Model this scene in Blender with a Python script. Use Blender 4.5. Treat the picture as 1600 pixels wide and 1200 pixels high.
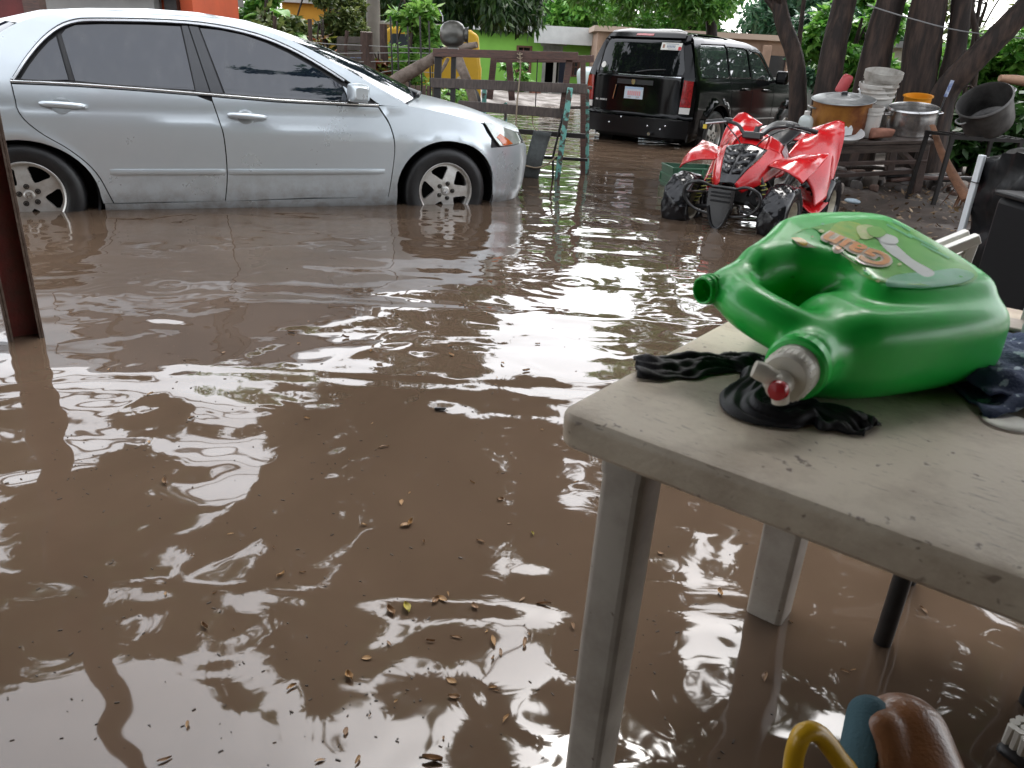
import bpy, bmesh, math, random
import numpy as np
from mathutils import Vector, Matrix, Euler
from mathutils.geometry import delaunay_2d_cdt
random.seed(7); rng = np.random.default_rng(7)
PI = math.pi
scene = bpy.context.scene
for o in list(bpy.data.objects): bpy.data.objects.remove(o)
COL = scene.collection

# ---------------------------------------------------------------- camera
CAM_H, PITCH, ROLL, FPX = 1.06, math.radians(23.0), math.radians(3.2), 1200.0
cd = bpy.data.cameras.new('camera'); cam = bpy.data.objects.new('camera', cd); COL.objects.link(cam)
cd.sensor_width = 36.0; cd.lens = 36.0 * FPX / 1600.0; cd.clip_start = 0.02; cd.clip_end = 2000
fwd = Vector((0, math.cos(PITCH), -math.sin(PITCH))); up0 = Vector((0, math.sin(PITCH), math.cos(PITCH))); r0 = Vector((1, 0, 0))
rgt = r0 * math.cos(ROLL) + up0 * math.sin(ROLL); upv = up0 * math.cos(ROLL) - r0 * math.sin(ROLL)
cam.matrix_world = Matrix(((rgt.x, upv.x, -fwd.x, 0), (rgt.y, upv.y, -fwd.y, 0), (rgt.z, upv.z, -fwd.z, CAM_H), (0, 0, 0, 1)))
cd.dof.use_dof = True; cd.dof.focus_distance = 6.0; cd.dof.aperture_fstop = 11.0
scene.camera = cam

# ---------------------------------------------------------------- sky, sun, exposure (overcast)
SUN_EL, SUN_AZ = math.radians(58), math.radians(20)      # azimuth from +Y towards +X
world = bpy.data.worlds.new('World'); scene.world = world; world.use_nodes = True
nt = world.node_tree; nt.nodes.clear()
sky = nt.nodes.new('ShaderNodeTexSky'); sky.sky_type = 'NISHITA'; sky.sun_disc = False
sky.sun_elevation = SUN_EL; sky.sun_rotation = SUN_AZ; sky.dust_density = 3.0; sky.air_density = 1.0
hs = nt.nodes.new('ShaderNodeHueSaturation'); hs.inputs['Saturation'].default_value = 0.20
bg = nt.nodes.new('ShaderNodeBackground'); bg.inputs['Strength'].default_value = 0.15
wo = nt.nodes.new('ShaderNodeOutputWorld')
nt.links.new(sky.outputs[0], hs.inputs['Color']); nt.links.new(hs.outputs[0], bg.inputs['Color']); nt.links.new(bg.outputs[0], wo.inputs['Surface'])
sd = bpy.data.lights.new('sun', 'SUN'); sd.energy = 0.5; sd.angle = math.radians(25); sd.color = (1, 0.97, 0.92)
sun = bpy.data.objects.new('sun', sd); COL.objects.link(sun)
sdir = Vector((math.sin(SUN_AZ) * math.cos(SUN_EL), math.cos(SUN_AZ) * math.cos(SUN_EL), math.sin(SUN_EL)))
sun.rotation_euler = sdir.to_track_quat('Z', 'Y').to_euler(); sun.location = sdir * 30
vs = scene.view_settings
vs.view_transform = 'Standard'; vs.look = 'None'; vs.gamma = 1.0; vs.use_curve_mapping = False; vs.exposure = 2.2
scene.render.engine = 'CYCLES'
scene.cycles.max_bounces = 8; scene.cycles.caustics_reflective = False; scene.cycles.caustics_refractive = False

# ---------------------------------------------------------------- helpers
def ray(px, py):
    return fwd + rgt * ((px - 800) / FPX) - upv * ((py - 600) / FPX)
def atz(px, py, z=0.0):
    d = ray(px, py); return Vector((0, 0, CAM_H)) + d * ((z - CAM_H) / d.z)
def aty(px, py, Y):
    d = ray(px, py); return Vector((0, 0, CAM_H)) + d * (Y / d.y)

MATS = {}
def mat(name, col, rough=0.5, metal=0.0, var=0.0, vscale=6.0, col2=None, bump=0.0, bscale=40.0, spec=0.5, coat=0.0, ior=1.5, det=6.0, lo=0.35, hi=0.65, rvar=0.0, stretch=None, trans=0.0, coords='Object', sss=0.0, spots=None, scratch=None, crough=0.04):
    """procedural principled material: base colour mixed with col2 (or a darker one) through noise, noise bump, spots=(colour, scale, threshold)"""
    if name in MATS: return MATS[name]
    m = bpy.data.materials.new(name); m.use_nodes = True; t = m.node_tree; N = t.nodes; L = t.links
    b = N['Principled BSDF']
    b.inputs['Base Color'].default_value = (*col, 1); b.inputs['Roughness'].default_value = rough
    b.inputs['Metallic'].default_value = metal; b.inputs['IOR'].default_value = ior
    b.inputs['Specular IOR Level'].default_value = spec; b.inputs['Coat Weight'].default_value = coat
    b.inputs['Coat Roughness'].default_value = crough; b.inputs['Transmission Weight'].default_value = trans
    if sss: b.inputs['Subsurface Weight'].default_value = sss; b.inputs['Subsurface Radius'].default_value = (.02, .02, .02)
    tc = N.new('ShaderNodeTexCoord'); src = tc.outputs[coords]
    if stretch:
        mp = N.new('ShaderNodeMapping'); mp.inputs['Scale'].default_value = stretch; L.new(src, mp.inputs[0]); src = mp.outputs[0]
    cur = None
    if var > 0 or col2 or rvar:
        n = N.new('ShaderNodeTexNoise'); n.inputs['Scale'].default_value = vscale; n.inputs['Detail'].default_value = det; n.inputs['Roughness'].default_value = 0.62
        L.new(src, n.inputs['Vector'])
        r = N.new('ShaderNodeMapRange'); r.inputs[1].default_value = lo; r.inputs[2].default_value = hi; L.new(n.outputs['Fac'], r.inputs[0])
        mx = N.new('ShaderNodeMix'); mx.data_type = 'RGBA'
        c2 = col2 if col2 else tuple(c * (1 - var) for c in col)
        mx.inputs[6].default_value = (*col, 1); mx.inputs[7].default_value = (*c2, 1)
        L.new(r.outputs[0], mx.inputs[0]); cur = mx.outputs[2]; L.new(cur, b.inputs['Base Color'])
        if rvar:
            rr = N.new('ShaderNodeMapRange'); rr.inputs[3].default_value = max(0.02, rough - rvar); rr.inputs[4].default_value = min(1, rough + rvar)
            L.new(r.outputs[0], rr.inputs[0]); L.new(rr.outputs[0], b.inputs['Roughness'])
    if spots:
        sc, ss, th = spots
        n2 = N.new('ShaderNodeTexNoise'); n2.inputs['Scale'].default_value = ss; n2.inputs['Detail'].default_value = 4; L.new(src, n2.inputs['Vector'])
        r2 = N.new('ShaderNodeMapRange'); r2.inputs[1].default_value = th; r2.inputs[2].default_value = th + 0.04; L.new(n2.outputs['Fac'], r2.inputs[0])
        m2 = N.new('ShaderNodeMix'); m2.data_type = 'RGBA'; m2.inputs[7].default_value = (*sc, 1)
        if cur is None: m2.inputs[6].default_value = (*col, 1)
        else: L.new(cur, m2.inputs[6])
        L.new(r2.outputs[0], m2.inputs[0]); L.new(m2.outputs[2], b.inputs['Base Color'])
    if scratch:
        for rz_, th in ((0.5, .69), (1.35, .70), (2.3, .70)):
            mp3 = N.new('ShaderNodeMapping'); mp3.inputs['Rotation'].default_value = (0, 0, rz_); mp3.inputs['Scale'].default_value = (30, 330, 30); L.new(tc.outputs[coords], mp3.inputs[0])
            n3 = N.new('ShaderNodeTexNoise'); n3.inputs['Scale'].default_value = 1.0; n3.inputs['Detail'].default_value = 2; n3.inputs['Distortion'].default_value = .6; L.new(mp3.outputs[0], n3.inputs['Vector'])
            r3 = N.new('ShaderNodeMapRange'); r3.inputs[1].default_value = th; r3.inputs[2].default_value = th + .05; r3.inputs[4].default_value = .75; L.new(n3.outputs['Fac'], r3.inputs[0])
            m3 = N.new('ShaderNodeMix'); m3.data_type = 'RGBA'; m3.inputs[7].default_value = (*scratch, 1); prev = b.inputs['Base Color'].links[0].from_socket
            L.new(r3.outputs[0], m3.inputs[0]); L.new(prev, m3.inputs[6]); L.new(m3.outputs[2], b.inputs['Base Color'])
    if bump > 0:
        nb = N.new('ShaderNodeTexNoise'); nb.inputs['Scale'].default_value = bscale; nb.inputs['Detail'].default_value = 5; L.new(src, nb.inputs['Vector'])
        bp = N.new('ShaderNodeBump'); bp.inputs['Strength'].default_value = bump; bp.inputs['Distance'].default_value = 0.01
        L.new(nb.outputs['Fac'], bp.inputs['Height']); L.new(bp.outputs[0], b.inputs['Normal'])
    MATS[name] = m; return m

def tag(o, label=None, cat=None, group=None, kind=None):
    if label: o['label'] = label
    if cat: o['category'] = cat
    if group: o['group'] = group
    if kind: o['kind'] = kind
    return o
def thing(name, label, cat, loc=(0, 0, 0), rotz=0.0, group=None, rot=None):
    o = bpy.data.objects.new(name, None); COL.objects.link(o); o.empty_display_size = 0.1
    o.location = loc; o.rotation_euler = rot if rot else (0, 0, rotz)
    return tag(o, label, cat, group)
def link(name, me, m, parent=None, label=None, cat=None, group=None, kind=None):
    o = bpy.data.objects.new(name, me); COL.objects.link(o)
    if m is not None and not me.materials: me.materials.append(m)
    if parent is not None: o.parent = parent
    return tag(o, label, cat, group, kind)
def copy_tree(o, parent=None):
    c = o.copy(); COL.objects.link(c); c.parent = parent
    for ch in [x for x in bpy.data.objects if x.parent == o]: copy_tree(ch, c)
    return c
def rotm(rx=0, ry=0, rz=0): return Euler((rx, ry, rz)).to_matrix()
def frame_of(d, hint=Vector((0, 0, 1))):
    d = Vector(d).normalized()
    if abs(d.dot(hint)) > 0.97: hint = Vector((1, 0, 0))
    a = d.cross(hint).normalized(); b = a.cross(d).normalized(); return a, b, d
def cr(pts, n=6, closed=False):
    """Catmull-Rom through the points"""
    P = [np.array(p, float) for p in pts]; out = []; N = len(P)
    rngi = range(N if closed else N - 1)
    for i in rngi:
        p0 = P[(i - 1) % N] if (closed or i > 0) else 2 * P[0] - P[1]
        p1 = P[i]; p2 = P[(i + 1) % N]
        p3 = P[(i + 2) % N] if (closed or i + 2 < N) else 2 * P[N - 1] - P[N - 2]
        for k in range(n):
            t = k / n
            out.append(0.5 * ((2 * p1) + (-p0 + p2) * t + (2 * p0 - 5 * p1 + 4 * p2 - p3) * t * t + (-p0 + 3 * p1 - 3 * p2 + p3) * t ** 3))
    if not closed: out.append(P[-1])
    return [tuple(o) for o in out]

class MB:
    def __init__(s): s.v = []; s.f = []
    def add(s, vs, fs):
        k = len(s.v); s.v += [tuple(map(float, v)) for v in vs]; s.f += [tuple(i + k for i in f) for f in fs]; return s
    def box(s, c, size, rot=None, taper=1.0, jit=0.0):
        hx, hy, hz = size[0] / 2, size[1] / 2, size[2] / 2; V = []
        for z in (-1, 1):
            t = taper if z > 0 else 1.0
            for x, y in ((-1, -1), (1, -1), (1, 1), (-1, 1)):
                p = Vector((x * hx * t, y * hy * t, z * hz))
                if jit: p += Vector((random.uniform(-jit, jit), random.uniform(-jit, jit), random.uniform(-jit, jit)))
                if rot is not None: p = rot @ p
                V.append(p + Vector(c))
        return s.add(V, [(3, 2, 1, 0), (4, 5, 6, 7), (0, 1, 5, 4), (1, 2, 6, 5), (2, 3, 7, 6), (3, 0, 4, 7)])
    def bar(s, a, b, w, h, hint=Vector((0, 0, 1)), taper=1.0):
        a, b = Vector(a), Vector(b); A, B, D = frame_of(b - a, hint); V = []
        for p, t in ((a, 1.0), (b, taper)):
            for x, y in ((-1, -1), (1, -1), (1, 1), (-1, 1)): V.append(p + A * (x * w / 2 * t) + B * (y * h / 2 * t))
        return s.add(V, [(3, 2, 1, 0), (4, 5, 6, 7), (0, 1, 5, 4), (1, 2, 6, 5), (2, 3, 7, 6), (3, 0, 4, 7)])
    def tube(s, path, rad, n=10, cap=True, closed=False, noise=0.0, flat=1.0, hint=Vector((0, 0, 1))):
        P = [Vector(p) for p in path]; m = len(P)
        R = list(rad) if hasattr(rad, '__len__') else [rad] * m
        V = []; prev = None
        for i, p in enumerate(P):
            d = (P[(i + 1) % m] - P[i - 1]) if (closed or 0 < i < m - 1) else (P[1] - P[0] if i == 0 else P[-1] - P[-2])
            if prev is None: A, B, D = frame_of(d, hint)
            else:
                D = d.normalized(); A = (prev - D * prev.dot(D))
                A = A.normalized() if A.length > 1e-6 else frame_of(d)[0]; B = A.cross(D)
            prev = A
            for k in range(n):
                a = 2 * PI * k / n; r = R[i] * (1 + (random.uniform(-noise, noise) if noise else 0))
                V.append(p + A * (math.cos(a) * r) + B * (math.sin(a) * r * flat))
        F = []
        for i in range(m if closed else m - 1):
            for k in range(n):
                i2 = (i + 1) % m; F.append((i * n + k, i * n + (k + 1) % n, i2 * n + (k + 1) % n, i2 * n + k))
        if cap and not closed: F.append(tuple(range(n))[::-1]); F.append(tuple(range((m - 1) * n, m * n)))
        return s.add(V, F)
    def lathe(s, prof, n=24, c=(0, 0, 0), rot=None, close=False, a0=0, a1=2 * PI):
        """profile of (r, z) turned about z"""
        full = abs(a1 - a0 - 2 * PI) < 1e-6; V = []; m = len(prof); kk = n if full else n + 1
        for r, z in prof:
            for k in range(kk):
                a = a0 + (a1 - a0) * k / n; p = Vector((r * math.cos(a), r * math.sin(a), z))
                if rot is not None: p = rot @ p
                V.append(p + Vector(c))
        F = []
        for i in range(m if close else m - 1):
            for k in range(n):
                k2 = (k + 1) % kk; i2 = (i + 1) % m
                F.append((i * kk + k, i * kk + k2, i2 * kk + k2, i2 * kk + k))
        return s.add(V, F)
    def grid(s, G, closed_u=False, flip=False):
        """G[i][j] points"""
        m, n = len(G), len(G[0]); V = [p for row in G for p in row]; F = []
        for i in range(m if closed_u else m - 1):
            for j in range(n - 1):
                i2 = (i + 1) % m; f = (i * n + j, i2 * n + j, i2 * n + j + 1, i * n + j + 1); F.append(f[::-1] if flip else f)
        return s.add(V, F)
    def prism(s, poly, z0, z1, mp=None):
        n = len(poly); V = [(x, y, z0) for x, y in poly] + [(x, y, z1) for x, y in poly]
        if mp: V = [mp(v) for v in V]
        return s.add(V, [tuple(range(n))[::-1], tuple(range(n, 2 * n))] + [(i, (i + 1) % n, n + (i + 1) % n, n + i) for i in range(n)])
    def mesh(s, name, smooth=True, sharp=40, merge=False):
        me = bpy.data.meshes.new(name); me.from_pydata(s.v, [], s.f); me.validate()
        bm = bmesh.new(); bm.from_mesh(me)
        if merge: bmesh.ops.remove_doubles(bm, verts=bm.verts, dist=1e-5)
        bmesh.ops.recalc_face_normals(bm, faces=bm.faces); bm.to_mesh(me); bm.free()
        if smooth:
            me.polygons.foreach_set('use_smooth', [True] * len(me.polygons))
            me.set_sharp_from_angle(angle=math.radians(sharp))
        me.update(); return me
    def build(s, name, m, parent=None, bevel=0.0, seg=2, sub=0, solid=0.0, smooth=True, sharp=40, label=None, cat=None, group=None, kind=None, merge=False):
        o = link(name, s.mesh(name, smooth, sharp, merge), m, parent, label, cat, group, kind)
        if solid: md = o.modifiers.new('solid', 'SOLIDIFY'); md.thickness = solid; md.offset = 0
        if bevel: md = o.modifiers.new('bevel', 'BEVEL'); md.width = bevel; md.segments = seg; md.limit_method = 'ANGLE'; md.angle_limit = math.radians(35)
        if sub: md = o.modifiers.new('sub', 'SUBSURF'); md.levels = sub; md.render_levels = sub
        return o

def resample(poly, d):
    out = []; n = len(poly)
    for i in range(n):
        a = np.array(poly[i]); b = np.array(poly[(i + 1) % n]); L = np.linalg.norm(b - a); k = max(1, int(math.ceil(L / d)))
        for j in range(k): out.append(tuple(a + (b - a) * j / k))
    return out
def inside(P, poly):
    x, y = P[:, 0], P[:, 1]; c = np.zeros(len(P), bool); n = len(poly); dmin = np.full(len(P), 1e9)
    for i in range(n):
        x1, y1 = poly[i]; x2, y2 = poly[(i + 1) % n]
        if y1 != y2:
            t = (y1 > y) != (y2 > y); c ^= t & (x < (x2 - x1) * (y - y1) / (y2 - y1) + x1)
        L2 = max((x2 - x1) ** 2 + (y2 - y1) ** 2, 1e-12); u = np.clip(((x - x1) * (x2 - x1) + (y - y1) * (y2 - y1)) / L2, 0, 1)
        dmin = np.minimum(dmin, np.hypot(x - x1 - u * (x2 - x1), y - y1 - u * (y2 - y1)))
    return c, dmin
def panel_mesh(name, poly, mp, res=0.06, flange=0.012, holes=(), sign=1, off=0.0, mirror=False):
    """flat outline (u,v) filled with triangles and mapped on a curved surface mp(u,v); edges turned inwards"""
    loops = [resample(poly, res)] + [resample(h, res * 0.6) for h in holes]
    V = []; E = []
    for lp in loops:
        k = len(V); V += lp; E += [(k + i, k + (i + 1) % len(lp)) for i in range(len(lp))]
    A = np.array(loops[0]); x0, y0 = A.min(0); x1, y1 = A.max(0)
    gx, gy = np.meshgrid(np.arange(x0, x1, res), np.arange(y0, y1, res * 0.8)); P = np.stack([gx.ravel(), gy.ravel()], 1)
    if len(P):
        ok, dm = inside(P, loops[0]); ok &= dm > res * 0.4
        for h in loops[1:]:
            i2, d2 = inside(P, h); ok &= ~i2 & (d2 > res * 0.4)
        V = V + [tuple(p) for p in P[ok]]
    rv, re, rf, *_ = delaunay_2d_cdt([Vector(v) for v in V], E, [], 1, 1e-6)
    if holes and rf:
        cen = np.array([np.mean([rv[i][:] for i in f], axis=0) for f in rf]); kill = np.zeros(len(rf), bool)
        for h in loops[1:]: kill |= inside(cen, h)[0]
        rf = [f for f, k_ in zip(rf, kill) if not k_]
    def nrm(u, v):
        e = 0.004; a = np.array(mp(u + e, v)) - np.array(mp(u - e, v)); b = np.array(mp(u, v + e)) - np.array(mp(u, v - e))
        n = np.cross(a, b) * sign; l = np.linalg.norm(n); return n / l if l > 1e-12 else np.array((0, -1., 0))
    co = []; no = []
    for v in rv:
        n = nrm(v.x, v.y); co.append(np.array(mp(v.x, v.y)) + n * off); no.append(n)
    F = [tuple(f) for f in rf]
    # orient
    if F:
        f = F[len(F) // 2]; n = np.cross(co[f[1]] - co[f[0]], co[f[2]] - co[f[0]])
        if n @ no[f[0]] < 0: F = [f[::-1] for f in F]
    if flange:
        cnt = {}
        for f in F:
            for i in range(len(f)):
                a, b = f[i], f[(i + 1) % len(f)]; cnt.setdefault((min(a, b), max(a, b)), []).append((a, b))
        for k, l in cnt.items():
            if len(l) == 1:
                a, b = l[0]; m = len(co)
                fn = np.cross(co[b] - co[a], no[a]); fl = np.linalg.norm(fn); fn = fn / fl if fl > 1e-12 else no[a]
                co += [co[a], co[b], co[b] - no[b] * flange, co[a] - no[a] * flange]; no += [fn] * 4; F.append((m + 1, m, m + 3, m + 2))
    co = np.array(co); no = np.array(no)
    if mirror: co[:, 1] *= -1; no[:, 1] *= -1; F = [f[::-1] for f in F]
    me = bpy.data.meshes.new(name); me.from_pydata(co.tolist(), [], F)
    me.polygons.foreach_set('use_smooth', [True] * len(me.polygons))
    me.normals_split_custom_set_from_vertices(no.tolist()); me.update(); return me
def panel(name, poly, mp, m, parent, **k):
    return link(name, panel_mesh(name, poly, mp, **k), m, parent)
def text_mesh(name, body, size, m, parent, mtx, extrude=0.001, offset=0.0, bold=False):
    cu = bpy.data.curves.new(name, 'FONT'); cu.body = body; cu.size = size; cu.extrude = extrude; cu.align_x = 'CENTER'; cu.align_y = 'CENTER'; cu.offset = offset; cu.resolution_u = 4
    o = bpy.data.objects.new(name + '_curve', cu); COL.objects.link(o)
    me = bpy.data.meshes.new_from_object(o.evaluated_get(bpy.context.evaluated_depsgraph_get()))
    bpy.data.objects.remove(o); bpy.data.curves.remove(cu); me.name = name; me.transform(mtx)
    return link(name, me, m, parent)
def patch(ctrl, nu=4, nv=4):
    """smooth surface through a grid of control points -> rows of points"""
    rows = [cr(r, nv) for r in ctrl]
    cols = [cr([rows[i][j] for i in range(len(rows))], nu) for j in range(len(rows[0]))]
    return [[cols[j][i] for j in range(len(cols))] for i in range(len(cols[0]))]
def basis(o, x, y, z=None):
    x = Vector(x).normalized(); y = Vector(y); y = (y - x * y.dot(x)).normalized(); z = x.cross(y)
    return Matrix(((x.x, y.x, z.x, o[0]), (x.y, y.y, z.y, o[1]), (x.z, y.z, z.z, o[2]), (0, 0, 0, 1)))

# ================================================================ setting
def water_mat():
    m = bpy.data.materials.new('muddy_water'); m.use_nodes = True; t = m.node_tree; N = t.nodes; L = t.links; b = N['Principled BSDF']
    b.inputs['Roughness'].default_value = 0.03; b.inputs['IOR'].default_value = 1.62
    tc = N.new('ShaderNodeTexCoord')
    def noise(sc, det=2.0, dist=0.0, rough=0.5, st=None):
        n = N.new('ShaderNodeTexNoise'); n.inputs['Scale'].default_value = sc; n.inputs['Detail'].default_value = det; n.inputs['Distortion'].default_value = dist; n.inputs['Roughness'].default_value = rough
        if st:
            mp = N.new('ShaderNodeMapping'); mp.inputs['Scale'].default_value = st; L.new(tc.outputs['Object'], mp.inputs[0]); L.new(mp.outputs[0], n.inputs['Vector'])
        else: L.new(tc.outputs['Object'], n.inputs['Vector'])
        return n.outputs['Fac']
    def math_(op, a, b_):
        n = N.new('ShaderNodeMath'); n.operation = op
        for i, x in enumerate((a, b_)):
            if isinstance(x, (int, float)): n.inputs[i].default_value = x
            else: L.new(x, n.inputs[i])
        return n.outputs[0]
    # silt clouds in the water
    r = N.new('ShaderNodeMapRange'); r.inputs[1].default_value = 0.35; r.inputs[2].default_value = 0.7; L.new(noise(0.9, 5, 0.8, 0.6), r.inputs[0])
    mx = N.new('ShaderNodeMix'); mx.data_type = 'RGBA'; mx.inputs[6].default_value = (0.104, 0.071, 0.049, 1); mx.inputs[7].default_value = (0.074, 0.050, 0.034, 1)
    L.new(r.outputs[0], mx.inputs[0]); L.new(mx.outputs[2], b.inputs['Base Color'])
    h = math_('MULTIPLY', noise(1.0, 1.0, 0.5, 0.4, (0.20, 2.9, 1)), 0.0150)          # long crests lying along the car
    h = math_('ADD', h, math_('MULTIPLY', noise(1.2, 1.0, 2.0, 0.35), 0.0135))          # slow swirls
    h = math_('ADD', h, math_('MULTIPLY', noise(4.0, 0.5, 2.4, 0.3), 0.0014))
    # calm and stirred patches
    rp = N.new('ShaderNodeMapRange'); rp.inputs[1].default_value = 0.52; rp.inputs[2].default_value = 0.66; L.new(noise(0.9, 2, 0.3), rp.inputs[0])
    fine = math_('MULTIPLY', noise(11, 1, 1.5, 0.4), 0.0005)
    h = math_('ADD', h, math_('MULTIPLY', fine, math_('ADD', rp.outputs[0], 0.06)))
    # ring ripples from drips
    for cx, cy, amp in ((-1.63, 3.45, .0012), (0.28, 3.9, .0009), (0.62, 5.6, .0014), (0.05, 1.95, .0005), (.95, 5.1, .0011)):
        vm = N.new('ShaderNodeVectorMath'); vm.operation = 'DISTANCE'; L.new(tc.outputs['Object'], vm.inputs[0]); vm.inputs[1].default_value = (cx, cy, 0)
        d = vm.outputs['Value']
        h = math_('ADD', h, math_('MULTIPLY', math_('MULTIPLY', math_('SINE', math_('MULTIPLY', d, 75), 0), amp), math_('POWER', 2.718, math_('MULTIPLY', d, -7.0))))
    bp = N.new('ShaderNodeBump'); bp.inputs['Strength'].default_value = 1.0; bp.inputs['Distance'].default_value = 1.0
    L.new(h, bp.inputs['Height']); L.new(bp.outputs[0], b.inputs['Normal'])
    return m
wm = MB(); wm.grid([[(x, y, 0) for y in np.linspace(-4, 46, 26)] for x in np.linspace(-22, 30, 27)])
wm.build('water', water_mat(), kind='structure')
GROUND = mat('wet_soil', (0.060, 0.041, 0.030), 0.75, var=0.55, vscale=1.6, bump=0.6, bscale=18, rvar=0.25)
def sg_(t): return 1 / (1 + math.exp(max(-60, min(60, -t))))
def ground_z(x, y):
    """bed of the yard: under water, a mud bank by the workbench, dry earth far behind"""
    z = -0.22
    bank = sg_((x - 2.55 - 0.10 * math.sin(y * 2.1) - max(0, y - 9) * 0.25) / 0.16) * sg_((y - 5.1) / 0.2) * sg_((17 - y) / 0.6)
    z += 0.31 * bank + 0.30 * sg_((y - 19.5 - 0.3 * math.sin(x * 1.3)) / 0.5)
    z += 0.26 * sg_(-(x + 0.4 + (y - 9) * 0.05) / 0.35) * sg_((y - 9.2) / 0.35)
    return z
xs = np.concatenate([np.linspace(-400, -30, 6), np.linspace(-20, 1.6, 30), np.linspace(1.8, 7, 60), np.linspace(7.4, 25, 24), np.linspace(40, 400, 6)])
ys = np.concatenate([np.linspace(-400, -10, 6), np.linspace(-5, 4.4, 12), np.linspace(4.6, 14, 90), np.linspace(14.3, 30, 40), np.linspace(40, 700, 8)])
G = []
for x in xs:
    row = []
    for y in ys:
        z = ground_z(x, y)
        if z > -0.15 and abs(x) < 40 and y < 40: z += 0.02 * math.sin(x * 7.1 + y * 3.3) + random.uniform(-.012, .012)
        row.append((x, y, z))
    G.append(row)
MB().grid(G).build('ground', GROUND, kind='structure', sharp=180)

# ================================================================ vehicles: shared pieces
BLACK_RUBBER = mat('tyre_rubber', (0.018, 0.018, 0.019), 0.42, var=0.4, vscale=12, bump=0.15, bscale=90)
WELL = mat('wheel_well_black', (0.008, 0.008, 0.009), 0.7)
CHROME = mat('chrome_trim', (0.75, 0.76, 0.78), 0.16, 1.0)
DARK_PLASTIC = mat('dark_plastic', (0.022, 0.023, 0.025), 0.38)
ALLOY = mat('cast_alloy', (0.74, 0.74, 0.72), 0.36, 0.7, col2=(0.52, 0.49, 0.45), vscale=9)
def tinted(name, col, refl=1.5, rough=0.015):
    return mat(name, col, rough, 0.0, ior=refl, spec=0.5)
def wheel_meshes(R=0.32, w=0.205, rim=0.208, spokes=5):
    """tyre + alloy; axis = local Y, outer face towards -Y, centred"""
    rot = rotm(PI / 2, 0, 0)      # z -> -y
    h = w / 2
    tp = [(rim * 0.97, -h * .80), (rim + .012, -h * .93), (rim + .05, -h), (R - .035, -h * .95), (R - .012, -h * .80), (R - .003, -h * .55), (R, 0), (R - .003, h * .55), (R - .012, h * .80), (R - .035, h * .95), (rim + .05, h), (rim + .012, h * .93), (rim * .97, h * .80)]
    ty = MB().lathe(cr(tp, 3), 56, rot=rot).mesh('tyre', True, 60)
    b = MB()
    b.lathe([(rim * .965, -h * .8), (rim * .9, -h * .6), (rim * .88, h * .45), (rim * .955, h * .72), (rim * 1.0, h * .80), (rim * 1.005, h * .86), (rim * .985, h * .9), (rim * .94, h * .84), (rim * .925, h * .62)], 56, rot=rot)
    ba = b.mesh('rim', True, 40)
    holes = []
    for k in range(spokes):
        a0 = 2 * PI * k / spokes + PI / 2 + PI / spokes; pts = []
        for da, rr in ((-.36, .86), (-.18, .875), (0, .88), (.18, .875), (.36, .86), (.40, .78), (.30, .62), (.17, .47), (0, .405), (-.17, .47), (-.30, .62), (-.40, .78)):
            pts.append((math.cos(a0 + da) * rim * rr, math.sin(a0 + da) * rim * rr))
        holes.append(pts)
    circ = [(rim * .945 * math.cos(2 * PI * k / 60), rim * .945 * math.sin(2 * PI * k / 60)) for k in range(60)]
    def face(u, v):
        r = math.hypot(u, v) / rim
        return (u, -(h * (.60 + .20 * (1 - min(1, r)) - .10 * max(0, 1 - r * 3.2))), v)
    sp = panel_mesh('spokes', circ, face, res=0.028, flange=0.028, holes=holes)
    lug = MB().lathe([(0.0165, -.002), (.0165, .004), (.011, .005), (.011, -.004), (.0085, -.003), (.008, .010), (0, .012)], 14, rot=rot)
    lm = lug.mesh('lug_nut', True, 40)
    cap = MB().lathe([(.033, 0), (.032, .008), (.024, .012), (0, .013)], 24, c=(0, -h * .72, 0), rot=rot)
    cm = cap.mesh('centre_cap', True, 40)
    return ty, ba, sp, lm, cm, h
LUG = mat('lug_nut_dark', (0.07, 0.065, 0.06), 0.4, 0.8)
def add_wheel(parent, meshes, loc, flip=False, emblem=None, rot=0.0, alloy=ALLOY):
    ty, ba, sp, lm, cm, h = meshes
    w = bpy.data.objects.new('wheel', ty); COL.objects.link(w); w.parent = parent; w.location = loc
    w.rotation_euler = (0, rot, PI if flip else 0)
    if not ty.materials: ty.materials.append(BLACK_RUBBER)
    for nm, me, m in (('rim', ba, alloy), ('spokes', sp, alloy), ('centre_cap', cm, alloy)):
        link(nm, me, m, w)
    for k in range(5):
        a = 2 * PI * k / 5 + PI / 2; l = link('lug_nut', lm, LUG, w); l.location = (math.cos(a) * .056, -h * .745, math.sin(a) * .056)
    if emblem:
        e = MB(); y = -h * .72 - .0145
        if emblem == 'H':
            for sx in (-1, 1): e.bar((sx * .0095, y, -.013), (sx * .0135, y, .014), .0045, .004, Vector((0, 1, 0)))
            e.bar((-.010, y, 0), (.010, y, 0), .004, .004, Vector((0, 1, 0)))
            loop = [(math.cos(a) * .021 * (1 + .12 * math.sin(a)), y, math.sin(a) * .021) for a in np.linspace(0, 2 * PI, 20)[:-1]]
            e.tube(loop, .0013, 5, closed=True)
        e.build('emblem', CHROME, w)
    return w

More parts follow.
